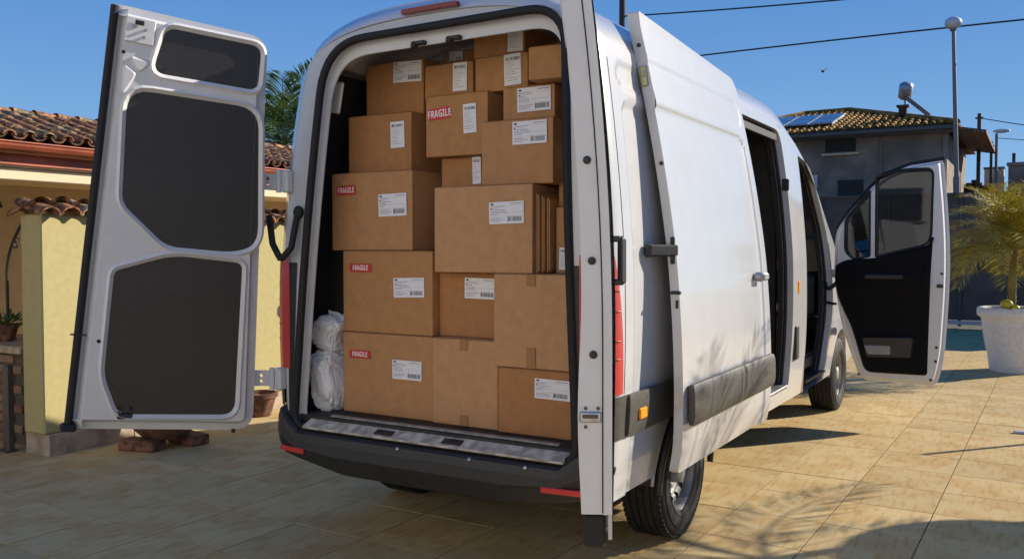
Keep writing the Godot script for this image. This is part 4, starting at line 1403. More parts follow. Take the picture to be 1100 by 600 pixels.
func build_cab(V: Node3D) -> void:
	sbox(V, "dashboard", Vector3(0, 1.12, -5.05), Vector3(1.66, 0.42, 0.5), M.lining, 0.05)
	sbox(V, "cab_floor", Vector3(0, 0.60, -4.3), Vector3(1.7, 0.05, 1.9), M.cargo_floor, 0.006)
	sbox(V, "cab_step", Vector3(0.88, 0.455, -4.35), Vector3(0.16, 0.03, 0.8), M.plastic, 0.006)
	for x in [0.50, -0.50]:
		var S := Node3D.new()
		S.name = "seat"
		V.add_child(S, true)
		S.position = Vector3(x, 0.62, -4.05)
		sbox(S, "seat_base", Vector3(0, 0.16, 0), Vector3(0.5, 0.32, 0.5), M.plastic, 0.03)
		sbox(S, "cushion", Vector3(0, 0.39, -0.02), Vector3(0.52, 0.14, 0.54), M.seat_cloth, 0.05)
		sbox(S, "backrest", Vector3(0, 0.78, 0.26), Vector3(0.50, 0.72, 0.14), M.seat_cloth, 0.06, Basis(Vector3.RIGHT, -0.16))
		sbox(S, "headrest", Vector3(0, 1.24, 0.34), Vector3(0.28, 0.2, 0.1), M.seat_cloth, 0.04, Basis(Vector3.RIGHT, -0.16))
	var st := begin()
	var ring := []
	for k in 25: ring.append(Vector3(-0.5 + cos(TAU * k / 24) * 0.19, 1.30 + sin(TAU * k / 24) * 0.17, -4.68 + sin(TAU * k / 24) * -0.09))
	tube(st, ring, 0.016, 8, false)
	tube(st, [Vector3(-0.69, 1.3, -4.68), Vector3(-0.31, 1.3, -4.68)], 0.014, 6)
	tube(st, [Vector3(-0.5, 1.3, -4.68), Vector3(-0.5, 1.18, -4.9)], 0.03, 8)
	part(V, "steering_wheel", st, M.plastic)

# ------------------------------------------------------------------ cartons
var _label_tex := {}
func label_texture(upright: bool, sd: int) -> ImageTexture:
	var key := "%s%d" % [upright, sd]
	if _label_tex.has(key): return _label_tex[key]
	var w := 128 if upright else 224; var h := 216 if upright else 128
	var im := Image.create(w, h, true, Image.FORMAT_RGB8)
	im.fill(Color(0.90, 0.90, 0.92))
	var r := RandomNumberGenerator.new(); r.seed = sd
	var ink := Color(0.16, 0.16, 0.2); var grey := Color(0.55, 0.55, 0.6); var pink := Color(0.8, 0.6, 0.62)
	if upright:
		var x := 12
		while x < 112:
			var b := r.randi_range(2, 6)
			im.fill_rect(Rect2i(x, 22, b, 22), ink); x += b + r.randi_range(2, 5)
		for k in 9:
			im.fill_rect(Rect2i(10, 62 + k * 15, r.randi_range(40, 100), 3), grey if k % 3 else pink)
		for y in [54, 108, 160]: im.fill_rect(Rect2i(6, y, 116, 1), grey)
		im.fill_rect(Rect2i(64, 110, 1, 50), grey)
	else:
		im.fill_rect(Rect2i(10, 8, 20, 9), ink); im.fill_rect(Rect2i(136, 10, 76, 4), grey)
		for k in 6:
			im.fill_rect(Rect2i(10, 26 + k * 9, r.randi_range(40, 110), 3), grey if k != 1 else pink)
		im.fill_rect(Rect2i(10, 34, 8, 8), ink)
		for y in [22, 62, 84]: im.fill_rect(Rect2i(6, y, 212, 1), grey)
		im.fill_rect(Rect2i(126, 62, 1, 60), grey)
		for k in 3: im.fill_rect(Rect2i(10, 92 + k * 9, r.randi_range(50, 100), 3), grey)
		var x := 120
		while x < 208:
			var b := r.randi_range(2, 6)
			im.fill_rect(Rect2i(x, 88, b, 26), ink); x += b + r.randi_range(2, 4)
	im.generate_mipmaps()
	_label_tex[key] = ImageTexture.create_from_image(im)
	return _label_tex[key]

func sticker(parent: Node, called: String, c: Vector3, w: float, h: float, m: Material, roll := 0.0) -> MeshInstance3D:
	var st := begin()
	var t := 0.0012
	for q in [[0, 0], [1, 1], [1, 0], [0, 0], [0, 1], [1, 1]]:
		st.set_normal(Vector3.BACK)
		st.set_uv(Vector2(q[0], 1.0 - q[1]))
		st.add_vertex(Vector3((q[0] - 0.5) * w, (q[1] - 0.5) * h, t))
	for e in [[Vector2(-1, -1), Vector2(1, -1), Vector3.DOWN], [Vector2(1, -1), Vector2(1, 1), Vector3.RIGHT], [Vector2(1, 1), Vector2(-1, 1), Vector3.UP], [Vector2(-1, 1), Vector2(-1, -1), Vector3.LEFT]]:
		var a := Vector3(e[0].x * w * 0.5, e[0].y * h * 0.5, 0); var b := Vector3(e[1].x * w * 0.5, e[1].y * h * 0.5, 0)
		quad(st, a, b, b + Vector3(0, 0, t), a + Vector3(0, 0, t), e[2])
	var o := part(parent, called, st, m)
	o.position = c; o.rotation.z = roll
	return o

func label_material(upright: bool, sd: int) -> StandardMaterial3D:
	var key := "label%s%d" % [upright, sd]
	if M.has(key): return M[key]
	var m := StandardMaterial3D.new()
	m.albedo_texture = label_texture(upright, sd)
	m.roughness = 0.5
	M[key] = m
	return m

# x0 x1 y0 y1 front z, depth, tone, label [cx, cy, w, h] or null, fragile [cx, cy, w, h] or null, tape, text, turn
func build_cartons() -> void:
	var G := "cartons stacked in the van"
	var rows := [
		[-0.690, -0.085, 0.658, 1.093, -0.22, 0.42, 0, [-0.249, 0.911, 0.190, 0.100], [-0.566, 0.976, 0.143, 0.043], false, "large carton with FRAGILE sticker on the load floor beside the plastic bags", 0.0],
		[-0.076, 0.318, 0.658, 1.094, -0.20, 0.40, 2, null, null, true, "plain taped carton in the middle of the bottom row", 0.0],
		[0.330, 0.728, 0.658, 0.974, -0.18, 0.40, 1, [0.631, 0.887, 0.187, 0.094], null, false, "brown carton with a wide address label in the bottom row next to the tail light", 0.0],
		[-0.695, -0.092, 1.0945, 1.533, -0.23, 0.42, 3, [-0.242, 1.341, 0.199, 0.102], [-0.568, 1.441, 0.149, 0.043], false, "large carton with FRAGILE sticker, second from the floor, above the bags", 0.0],
		[-0.088, 0.297, 1.0955, 1.424, -0.28, 0.36, 1, [0.165, 1.344, 0.180, 0.104], null, false, "dark carton set back in the second row, half its label hidden", 0.0],
		[0.303, 0.724, 0.9755, 1.424, -0.185, 0.40, 2, null, null, true, "plain pale carton with tape tabs, above the wide-labelled bottom carton", 0.0],
		[-0.790, -0.235, 1.5345, 1.955, -0.25, 0.36, 0, [-0.363, 1.774, 0.186, 0.118], [-0.683, 1.861, 0.133, 0.048], false, "wide carton with FRAGILE sticker halfway up the dark side wall", 0.0],
		[-0.060, 0.511, 1.4255, 1.853, -0.20, 0.40, 2, [0.369, 1.716, 0.194, 0.106], null, false, "widest pale carton in the centre, flattened cardboard beside it", 0.0],
		[-0.156, 0.101, 1.8545, 2.021, -0.40, 0.30, 1, [0.070, 1.947, 0.052, 0.140], null, false, "small carton wedged between the FRAGILE carton above and the widest carton", 0.0],
		[-0.728, -0.292, 1.9565, 2.270, -0.32, 0.34, 1, [-0.382, 2.151, 0.093, 0.139], null, false, "carton with an upright label standing on the wide FRAGILE carton", 0.0],
		[-0.214, 0.173, 2.0225, 2.340, -0.34, 0.34, 3, [0.067, 2.207, 0.079, 0.148], [-0.122, 2.245, 0.136, 0.060], false, "carton with a tilted FRAGILE sticker and an upright label, upper middle", 0.0],
		[0.192, 0.594, 1.8545, 2.168, -0.25, 0.38, 0, [0.468, 2.099, 0.189, 0.110], null, false, "carton with a wide label standing on the widest carton", 0.0],
		[-0.709, -0.307, 2.2715, 2.575, -0.45, 0.34, 1, [-0.414, 2.510, 0.191, 0.112], null, false, "topmost carton of the stack along the dark wall, wide label near its edge", 0.0],
		[-0.278, 0.032, 2.3415, 2.520, -0.42, 0.34, 1, [-0.047, 2.441, 0.088, 0.148], null, false, "low carton with an upright label on top of the tilted-sticker carton", 0.0],
		[0.057, 0.371, 2.3425, 2.522, -0.40, 0.34, 3, [0.285, 2.441, 0.098, 0.155], null, false, "low carton with an upright label under the topmost carton", 0.0],
		[0.457, 0.637, 2.3425, 2.500, -0.24, 0.30, 3, null, null, false, "small blank carton sitting askew by the upper corner of the opening", 0.06],
		[0.268, 0.560, 2.1695, 2.340, -0.33, 0.32, 0, [0.447, 2.270, 0.187, 0.116], null, false, "flat carton with a wide label below the small blank carton", 0.0],
		[0.036, 0.342, 2.5235, 2.665, -0.42, 0.34, 1, [0.290, 2.600, 0.088, 0.130], null, false, "topmost carton of all, touching the roof header, upright label", 0.0],
		[-0.340, -0.060, 2.5765, 2.650, -0.68, 0.26, 1, [-0.250, 2.620, 0.09, 0.05], null, false, "little carton lying far back under the roof ribs", 0.0],
		[0.572, 0.712, 1.4255, 1.744, -0.32, 0.30, 0, [0.635, 1.495, 0.085, 0.106], null, false, "narrow carton beside the flattened cardboard, label near its foot", 0.0],
		[0.570, 0.712, 1.7455, 2.068, -0.35, 0.30, 3, [0.628, 1.987, 0.070, 0.096], null, false, "narrow carton by the opening's edge, label near its top", 0.0],
		[0.606, 0.716, 2.1700, 2.320, -0.36, 0.28, 1, null, null, false, "blank narrow carton topmost in the stack by the opening's edge", 0.0],
	]
	# the last two need something under them
	rows[18][2] = 2.5775
	rows[21][2] = 2.0695
	var i := 0
	for r in rows:
		var c := Vector3((r[0] + r[1]) * 0.5, r[2], r[4] - r[5] * 0.5)
		var T := thing("carton", r[10], "carton", c, G)
		T.rotation.y = r[11]
		var w: float = r[1] - r[0]; var h: float = r[3] - r[2]; var d: float = r[5]
		var st := begin()
		carton_mesh(st, w, h, d, i)
		part(T, "carton_body", st, M["carton%d" % r[6]])
		# closing flaps with the seam between them
		var f := begin()
		cbox(f, Vector3(0, h - 0.0012, d * 0.25 - 0.0005), Vector3(w - 0.012, 0.0022, d * 0.5 - 0.008), 0.0005)
		cbox(f, Vector3(0, h - 0.0012, -d * 0.25 + 0.0005), Vector3(w - 0.012, 0.0022, d * 0.5 - 0.008), 0.0005)
		part(T, "flap", f, M["carton%d" % r[6]])
		var zf := d * 0.5 + 0.0034
		if r[7]:
			var up: bool = r[7][3] > r[7][2]
			sticker(T, "shipping_label", Vector3(r[7][0] - c.x, r[7][1] - c.y, zf), r[7][2], r[7][3], label_material(up, i % 4), rng.randf_range(-0.035, 0.035))
		if r[8]:
			var s := sticker(T, "fragile_sticker", Vector3(r[8][0] - c.x, r[8][1] - c.y, zf), r[8][2], r[8][3], M.sticker_red, 0.06 if i == 10 else rng.randf_range(-0.02, 0.02))
			var tm := TextMesh.new()
			tm.text = "FRAGILE"
			var f2 := SystemFont.new(); f2.font_names = PackedStringArray(["Droid Sans"]); f2.font_weight = 700
			tm.font = f2; tm.font_size = 64; tm.pixel_size = r[8][3] * 0.62 / 46.0; tm.depth = 0.0004
			var t := MeshInstance3D.new()
			t.name = "lettering"
			t.mesh = tm; t.material_override = M.sticker_white
			t.position = Vector3(0, 0, 0.0016)
			t.scale = Vector3(0.72, 1, 1)
			s.add_child(t)
		if r[9]:
			for y in [h - 0.028, 0.030] if i == 1 else [h - 0.03, 0.05]:
				var hh := 0.055 if i == 1 or y > 0.1 else 0.10
				sbox(T, "tape", Vector3(0.0, clampf(y, hh * 0.5 + 0.001, h - hh * 0.5 - 0.001), zf + 0.0004), Vector3(0.048, hh, 0.001), M.tape, 0.0002)
		i += 1
	# flattened cardboard standing beside the widest carton
	for k in 3:
		var T := thing("cardboard_sheet", ["flattened cardboard sheet right against the widest carton", "flattened cardboard sheet in the middle of three", "flattened cardboard sheet next to the narrow carton"][k], "cardboard", Vector3(0.520 + 0.016 * k, 1.4255, -0.40), "flattened cardboard sheets")
		var st := begin()
		cbox(st, Vector3(0, 0.19 - 0.004 * k, -0.02 * k), Vector3(0.006, 0.38 - 0.012 * k, 0.34), 0.0015, Basis(Vector3.UP, 0.012 * (k - 1)))
		cbox(st, Vector3(0.0065, 0.19 - 0.004 * k, -0.02 * k), Vector3(0.006, 0.36 - 0.012 * k, 0.33), 0.0015, Basis(Vector3.UP, 0.012 * (k - 1)))
		part(T, "sheet", st, M["carton%d" % [2, 0, 2][k]])
	# plastic mailing bags
	var n := FastNoiseLite.new(); n.seed = 5; n.frequency = 0.035; n.fractal_octaves = 3; n.fractal_type = FastNoiseLite.FRACTAL_RIDGED
	var specs := [[Vector3(-0.785, 0.658, -0.25), Vector3(0.088, 0.165, 0.12), 0.05, "crumpled white plastic mailing bag standing on the load floor"], [Vector3(-0.785, 0.985, -0.26), Vector3(0.085, 0.095, 0.11), -0.25, "crumpled white plastic mailing bag lying on top of the other bag"]]
	for s in specs:
		var T := thing("mailing_bag", s[3], "bag", s[0], "plastic mailing bags")
		var st := begin()
		var R: Vector3 = s[1]
		var P := []
		var nu := 64; var nv := 48
		for j in nv + 1:
			var row := []
			for i2 in nu + 1:
				var a := TAU * (i2 % nu) / nu; var b := PI * j / nv
				var dd := Vector3(sin(b) * cos(a), cos(b), sin(b) * sin(a))
				# squarer than a ball, creased
				var q := Vector3(sign(dd.x) * pow(abs(dd.x), 0.55), sign(dd.y) * pow(abs(dd.y), 0.6), sign(dd.z) * pow(abs(dd.z), 0.55))
				var fold := n.get_noise_3d(dd.x * 26 + s[0].y * 90 + dd.y * 6.0, dd.y * 10, dd.z * 26)
				var fine := n.get_noise_3d(dd.x * 70 - dd.y * 30, dd.y * 44 + s[0].y * 50, dd.z * 70)
				var k2 := 0.95 + 0.12 * fold + 0.08 * fine
				var pp := q * R * k2
				pp.x += 0.012 * sin(q.y * 3.0 + s[0].y * 5.0)
				pp = Basis(Vector3.BACK, s[2]) * pp
				row.append(pp + Vector3(0, R.y, 0))
			P.append(row)
		for j in nv:
			for i2 in nu:
				quad_out(st, P[j][i2], P[j][i2 + 1], P[j + 1][i2 + 1], P[j + 1][i2], Vector3(0, R.y, 0))
		part(T, "bag_body", st, M.mailer)
		st = begin()
		var fb := Basis(Vector3.BACK, s[2])
		for k in 10:
			var x0 := -R.x + 2 * R.x * k / 10.0; var x1 := -R.x + 2 * R.x * (k + 1) / 10.0
			var wv := func(x: float) -> float: return 0.012 * sin(x * 70.0)
			quad(st, fb * Vector3(x0, R.y * 1.86, wv.call(x0)), fb * Vector3(x1, R.y * 1.86, wv.call(x1)), fb * Vector3(x1, R.y * 1.86 + 0.03, wv.call(x1) + 0.01), fb * Vector3(x0, R.y * 1.86 + 0.03, wv.call(x0) + 0.01), Vector3.BACK)
		part(T, "sealing_flap", st, M.mailer)

# the sides of a carton bow a little and its edges are soft
func carton_mesh(st: SurfaceTool, w: float, h: float, d: float, sd: int) -> void:
	var hh := h - 0.003
	cbox(st, Vector3(0, hh * 0.5, -0.0015), Vector3(w - 0.003, hh, d - 0.003), 0.003)
	var n := FastNoiseLite.new()
	n.seed = 700 + sd; n.frequency = 1.3
	# front, and the side towards the open sliding door, as slightly warped sheets
	for f in 2:
		var sw := w if f == 0 else d
		var o := ccw(rpoly([[-sw * 0.5 + 0.003, 0.003, 0.003], [sw * 0.5 - 0.003, 0.003, 0.003], [sw * 0.5 - 0.003, hh - 0.003, 0.003], [-sw * 0.5 + 0.003, hh - 0.003, 0.003]], 2))
		var m := func(u: float, v: float) -> Vector3:
			var e: float = min(min(u + sw * 0.5, sw * 0.5 - u), min(v, hh - v))
			var b: float = smoothstep(0.003, 0.07, e) * 0.0045 * n.get_noise_2d(u * 1.6 + 7.0 * f, v * 1.6)
			if e < 0.012: b -= 0.0012 * (1.0 - e / 0.012)
			return Vector3(u, v, d * 0.5 - 0.001 + b) if f == 0 else Vector3(w * 0.5 - 0.001 + b, v, -u)
		panel(st, o, [], 0.035, 0.035, m, Vector3.BACK if f == 0 else Vector3.RIGHT)
		band(st, o, m, o, func(u: float, v: float) -> Vector3: return Vector3(u, v, d * 0.5 - 0.004) if f == 0 else Vector3(w * 0.5 - 0.004, v, -u), Vector3(0, hh * 0.5, 0), true)

# ------------------------------------------------------------------ right: gate, far house
func build_gate() -> void:
	var G := thing("metal_gate", "dark grey sheet metal driveway gate behind the potted palm", "gate", Vector3(0, 0, -15.7))
	for k in 8:
		var x := -5.2 + 1.3 * k
		sbox(G, "panel", Vector3(x + 0.65, 1.38, 0), Vector3(1.27, 2.44, 0.03), M.gate, 0.004)
		sbox(G, "post", Vector3(x, 1.33, 0.02), Vector3(0.06, 2.58, 0.08), M.gate, 0.006)
	sbox(G, "post", Vector3(5.2, 1.33, 0.02), Vector3(0.06, 2.58, 0.08), M.gate, 0.006)
	sbox(G, "rail", Vector3(0, 1.18, 0.03), Vector3(10.4, 0.07, 0.05), M.gate, 0.006)
	sbox(G, "rail", Vector3(0, 2.60, 0.02), Vector3(10.4, 0.05, 0.07), M.gate, 0.006)
	sbox(G, "bottom_rail", Vector3(0, 0.11, 0.04), Vector3(10.4, 0.07, 0.06), M.gate_light, 0.006)

func build_right_house() -> void:
	var H := thing("grey_house", "grey rendered house with a mossy tiled hip roof beyond the gate", "house", Vector3(-2.5, 0, -27.5))
	var o := Vector3(-2.5, 0, -27.5)
	sbox(H, "wall", Vector3(-2.6, 2.42, -28.0) - o, Vector3(5.9, 4.84, 7.6), M.grey_wall, 0.02)
	sbox(H, "drainpipe", Vector3(-1.38, 2.4, -24.16) - o, Vector3(0.07, 4.7, 0.06), M.grey_wall, 0.02)
	sbox(H, "drainpipe", Vector3(0.28, 2.4, -24.16) - o, Vector3(0.09, 4.7, 0.07), M.grey_wall, 0.02)
	# windows: recessed frames with shutters
	for q in [[-2.5, 4.62, 0.86, 0.42], [-2.2, 3.1, 0.72, 0.95], [-4.6, 3.1, 0.7, 1.0]]:
		var f := sbox(H, "window", Vector3(q[0], q[1], -24.19) - o, Vector3(q[2] + 0.10, q[3] + 0.10, 0.05), M.grey_wall, 0.01)
		sbox(f, "shutter", Vector3(q[0], q[1], -24.155) - o, Vector3(q[2], q[3], 0.03), M.shutter, 0.005)
		sbox(f, "sill", Vector3(q[0], q[1] - q[3] * 0.5 - 0.07, -24.12) - o, Vector3(q[2] + 0.2, 0.06, 0.14), M.cream_wall, 0.01)
		for k in int(q[3] / 0.08):
			sbox(f, "slat", Vector3(q[0], q[1] - q[3] * 0.5 + 0.05 + 0.08 * k, -24.135) - o, Vector3(q[2] - 0.06, 0.03, 0.012), M.shutter, 0.002)
	sbox(H, "meter_box", Vector3(-3.27, 3.55, -24.14) - o, Vector3(0.26, 0.42, 0.14), M.opal, 0.02)
	# roof: eave z = -23.5, ridge back at z = -28; hips at both ends
	var ez := -23.5; var ey := 4.93; var ry := 6.12; var rz := -28.0
	var xl := -7.0; var xr := 0.62; var rxl := -4.4; var rxr := -2.9
	var st := begin()
	var e0 := Vector3(xl, ey, ez); var e1 := Vector3(xr, ey, ez); var r0 := Vector3(rxl, ry, rz); var r1 := Vector3(rxr, ry, rz)
	var b0 := Vector3(xl, ey, -32.5); var b1 := Vector3(xr, ey, -32.5)
	quad(st, e0 - o, e1 - o, r1 - o, r0 - o, Vector3(0, 0.94, 0.34))
	tri(st, e1 - o, b1 - o, r1 - o, Vector3(0.42, 0.9, 0), Vector3(0.42, 0.9, 0), Vector3(0.42, 0.9, 0))
	tri(st, e0 - o, b0 - o, r0 - o, Vector3(-0.5, 0.86, 0), Vector3(-0.5, 0.86, 0), Vector3(-0.5, 0.86, 0))
	quad(st, b0 - o, b1 - o, r1 - o, r0 - o, Vector3(0, 0.94, -0.34))
	var rf := part(H, "roof", st, M.mossy_tile)
	# tile barrels: each runs from the eave up to the ridge or the hip, in overlapping lengths
	st = begin()
	var step := 0.21
	var x := xl + 0.1
	while x < xr:
		var top := 1.0
		if x > rxr: top = (xr - x) / (xr - rxr)
		if x < rxl: top = (x - xl) / (rxl - xl)
		var a := Vector3(x, ey, ez + 0.03); var b := Vector3(x, lerpf(ey, ry, top), lerpf(ez, rz, top))
		var n: int = max(1, int((b - a).length() / 0.38))
		for k in n:
			var p := a.lerp(b, float(k) / n); var q := a.lerp(b, float(k + 1.12) / n)
			half_barrel(st, p + Vector3(0, 0.045, 0) - o, q + Vector3(0, 0.012, 0) - o, 0.078, Vector3(0, 0.94, 0.34))
		x += step
	x = ez - 0.2
	while x > -32.0:
		var top: float = (ez - x) / (ez - rz) if x > rz else (x + 32.5) / (rz + 32.5)
		var a := Vector3(xr + 0.02, ey, x); var b := Vector3(lerpf(xr, rxr, top), lerpf(ey, ry, top), x)
		half_barrel(st, a + Vector3(0, 0.04, 0) - o, b + Vector3(0, 0.03, 0) - o, 0.078, Vector3(0.42, 0.9, 0))
		x -= step
	var bt := part(H, "roof_barrels", st, M.mossy_tile)
	bt.set_meta("kind", "stuff")
	for q in [[e1, r1], [r0, r1], [e0, r0]]:
		st = begin()
		half_barrel(st, q[0] + Vector3(0, 0.03, 0) - o, q[1] + Vector3(0, 0.06, 0) - o, 0.13, Vector3.UP)
		part(H, "hip_cap", st, M.mossy_tile)
	# eaves: gutter board and soffit
	sbox(H, "gutter", Vector3((xl + xr) * 0.5, ey - 0.06, ez + 0.02) - o, Vector3(xr - xl, 0.14, 0.1), M.brown_metal, 0.03)
	sbox(H, "soffit", Vector3((xl + xr) * 0.5, ey - 0.12, ez - 0.35) - o, Vector3(xr - xl - 0.04, 0.04, 0.66), M.grey_wall, 0.004)
	# the wing at the far side with its wide verge
	st = begin()
	var v0 := Vector3(0.50, 5.02, -24.6); var v1 := Vector3(1.30, 4.86, -24.6); var v2 := Vector3(1.30, 4.86, -31.0); var v3 := Vector3(0.50, 5.02, -31.0)
	for dy in [0.0, -0.09]:
		quad(st, v0 + Vector3(0, dy, 0) - o, v1 + Vector3(0, dy, 0) - o, v2 + Vector3(0, dy, 0) - o, v3 + Vector3(0, dy, 0) - o, Vector3(0.2, 1 if dy == 0.0 else -1, 0).normalized())
	quad(st, v0 - o, v1 - o, v1 + Vector3(0, -0.09, 0) - o, v0 + Vector3(0, -0.09, 0) - o, Vector3.BACK)
	quad(st, v1 - o, v2 - o, v2 + Vector3(0, -0.09, 0) - o, v1 + Vector3(0, -0.09, 0) - o, Vector3.RIGHT)
	part(H, "verge", st, M.clay4)
	# solar panels lying on the slope
	var sd := (r0 - Vector3(rxl, ey, ez)).normalized()
	var nrm := Vector3(0, -sd.z, sd.y).normalized()
	if nrm.y < 0: nrm = -nrm
	for row in 2:
		for c in 3:
			var S := thing("solar_panel", "%s solar panel in the %s row on the mossy roof" % [["first", "middle", "last"][c], ["lower", "upper"][row]], "solar panel", Vector3.ZERO, "solar panels on the roof")
			var k := 0.30 + row * 0.24
			var p := Vector3(-4.55 + c * 0.72, lerpf(ey, ry, k), lerpf(ez, rz, k)) + nrm * 0.16
			S.position = p
			var bb := Basis(Vector3.RIGHT, nrm, Vector3.RIGHT.cross(nrm))
			sbox(S, "frame", Vector3.ZERO, Vector3(0.70, 0.035, 1.08), M.zinc, 0.004, bb)
			for cx in 2:
				for cz in 3:
					sbox(S, "cell", bb * Vector3((cx - 0.5) * 0.325, 0.02, (cz - 1) * 0.345), Vector3(0.315, 0.008, 0.335), M.solar, 0.002, bb)
			for sx in [-0.3, 0.3]:
				sbox(S, "bracket", bb * Vector3(sx, -0.07, 0), Vector3(0.04, 0.12, 0.9), M.zinc, 0.004, bb)
	# chimney and solar water heater
	var C := thing("chimney", "short brick chimney on the mossy roof under the water heater", "chimney", Vector3(-0.93, 5.15, -25.2))
	sbox(C, "stack", Vector3(0, 0.30, 0), Vector3(0.22, 0.62, 0.22), M.old_brick, 0.01)
	sbox(C, "cap", Vector3(0, 0.62, 0), Vector3(0.34, 0.06, 0.34), M.clay2, 0.01)
	var T := thing("water_heater", "rounded solar water tank with a slanting collector pipe on the mossy roof", "water heater", Vector3(-0.87, 5.80, -25.2))
	st = begin()
	lathe(st, [[0.0, -0.27], [0.12, -0.25], [0.19, -0.19], [0.19, 0.19], [0.12, 0.25], [0.0, 0.27]], Vector3(0.0, 0.42, 0), Vector3(0.18, 0.9, 0.6), 20)
	part(T, "tank", st, M.zinc)
	st = begin()
	tube(st, [Vector3(0, 0.0, 0), Vector3(0.0, 0.22, 0)], 0.035, 8)
	part(T, "stand", st, M.zinc)
	st = begin()
	tube(st, [Vector3(0.03, 0.22, 0.05), Vector3(0.66, -0.36, 0.1)], 0.065, 10)
	part(T, "collector_pipe", st, M.pole)
	st = begin()
	cbox(st, Vector3(0.66, -0.44, 0.1), Vector3(0.06, 0.2, 0.06), 0.01)
	part(T, "pipe_foot", st, M.zinc)

func half_barrel(st: SurfaceTool, a: Vector3, b: Vector3, r: float, up: Vector3) -> void:
	var d := (b - a).normalized()
	var s := d.cross(up).normalized(); var u := s.cross(d).normalized()
	var n := 5
	for k in n:
		var a0 := PI * k / n; var a1 := PI * (k + 1) / n
		var n0 := s * cos(a0) + u * sin(a0); var n1 := s * cos(a1) + u * sin(a1)
		tri(st, a + n0 * r, a + n1 * r, b + n1 * r * 0.85, n0, n1, n1)
		tri(st, a + n0 * r, b + n1 * r * 0.85, b + n0 * r * 0.85, n0, n1, n0)
		tri(st, a, a + n0 * r, a + n1 * r, -d, -d, -d)

func wire(called: String, label: String, a: Vector3, b: Vector3, sag: float, r: float) -> void:
	var st := begin()
	var pts := []
	for k in 25:
		var t := k / 24.0
		pts.append(a.lerp(b, t) - Vector3(0, sag * 4.0 * t * (1.0 - t), 0))
	tube(st, pts, r, 5)
	var o := part(self, numbered(called), st, M.wire)
	o.set_meta("label", label); o.set_meta("category", "wire")

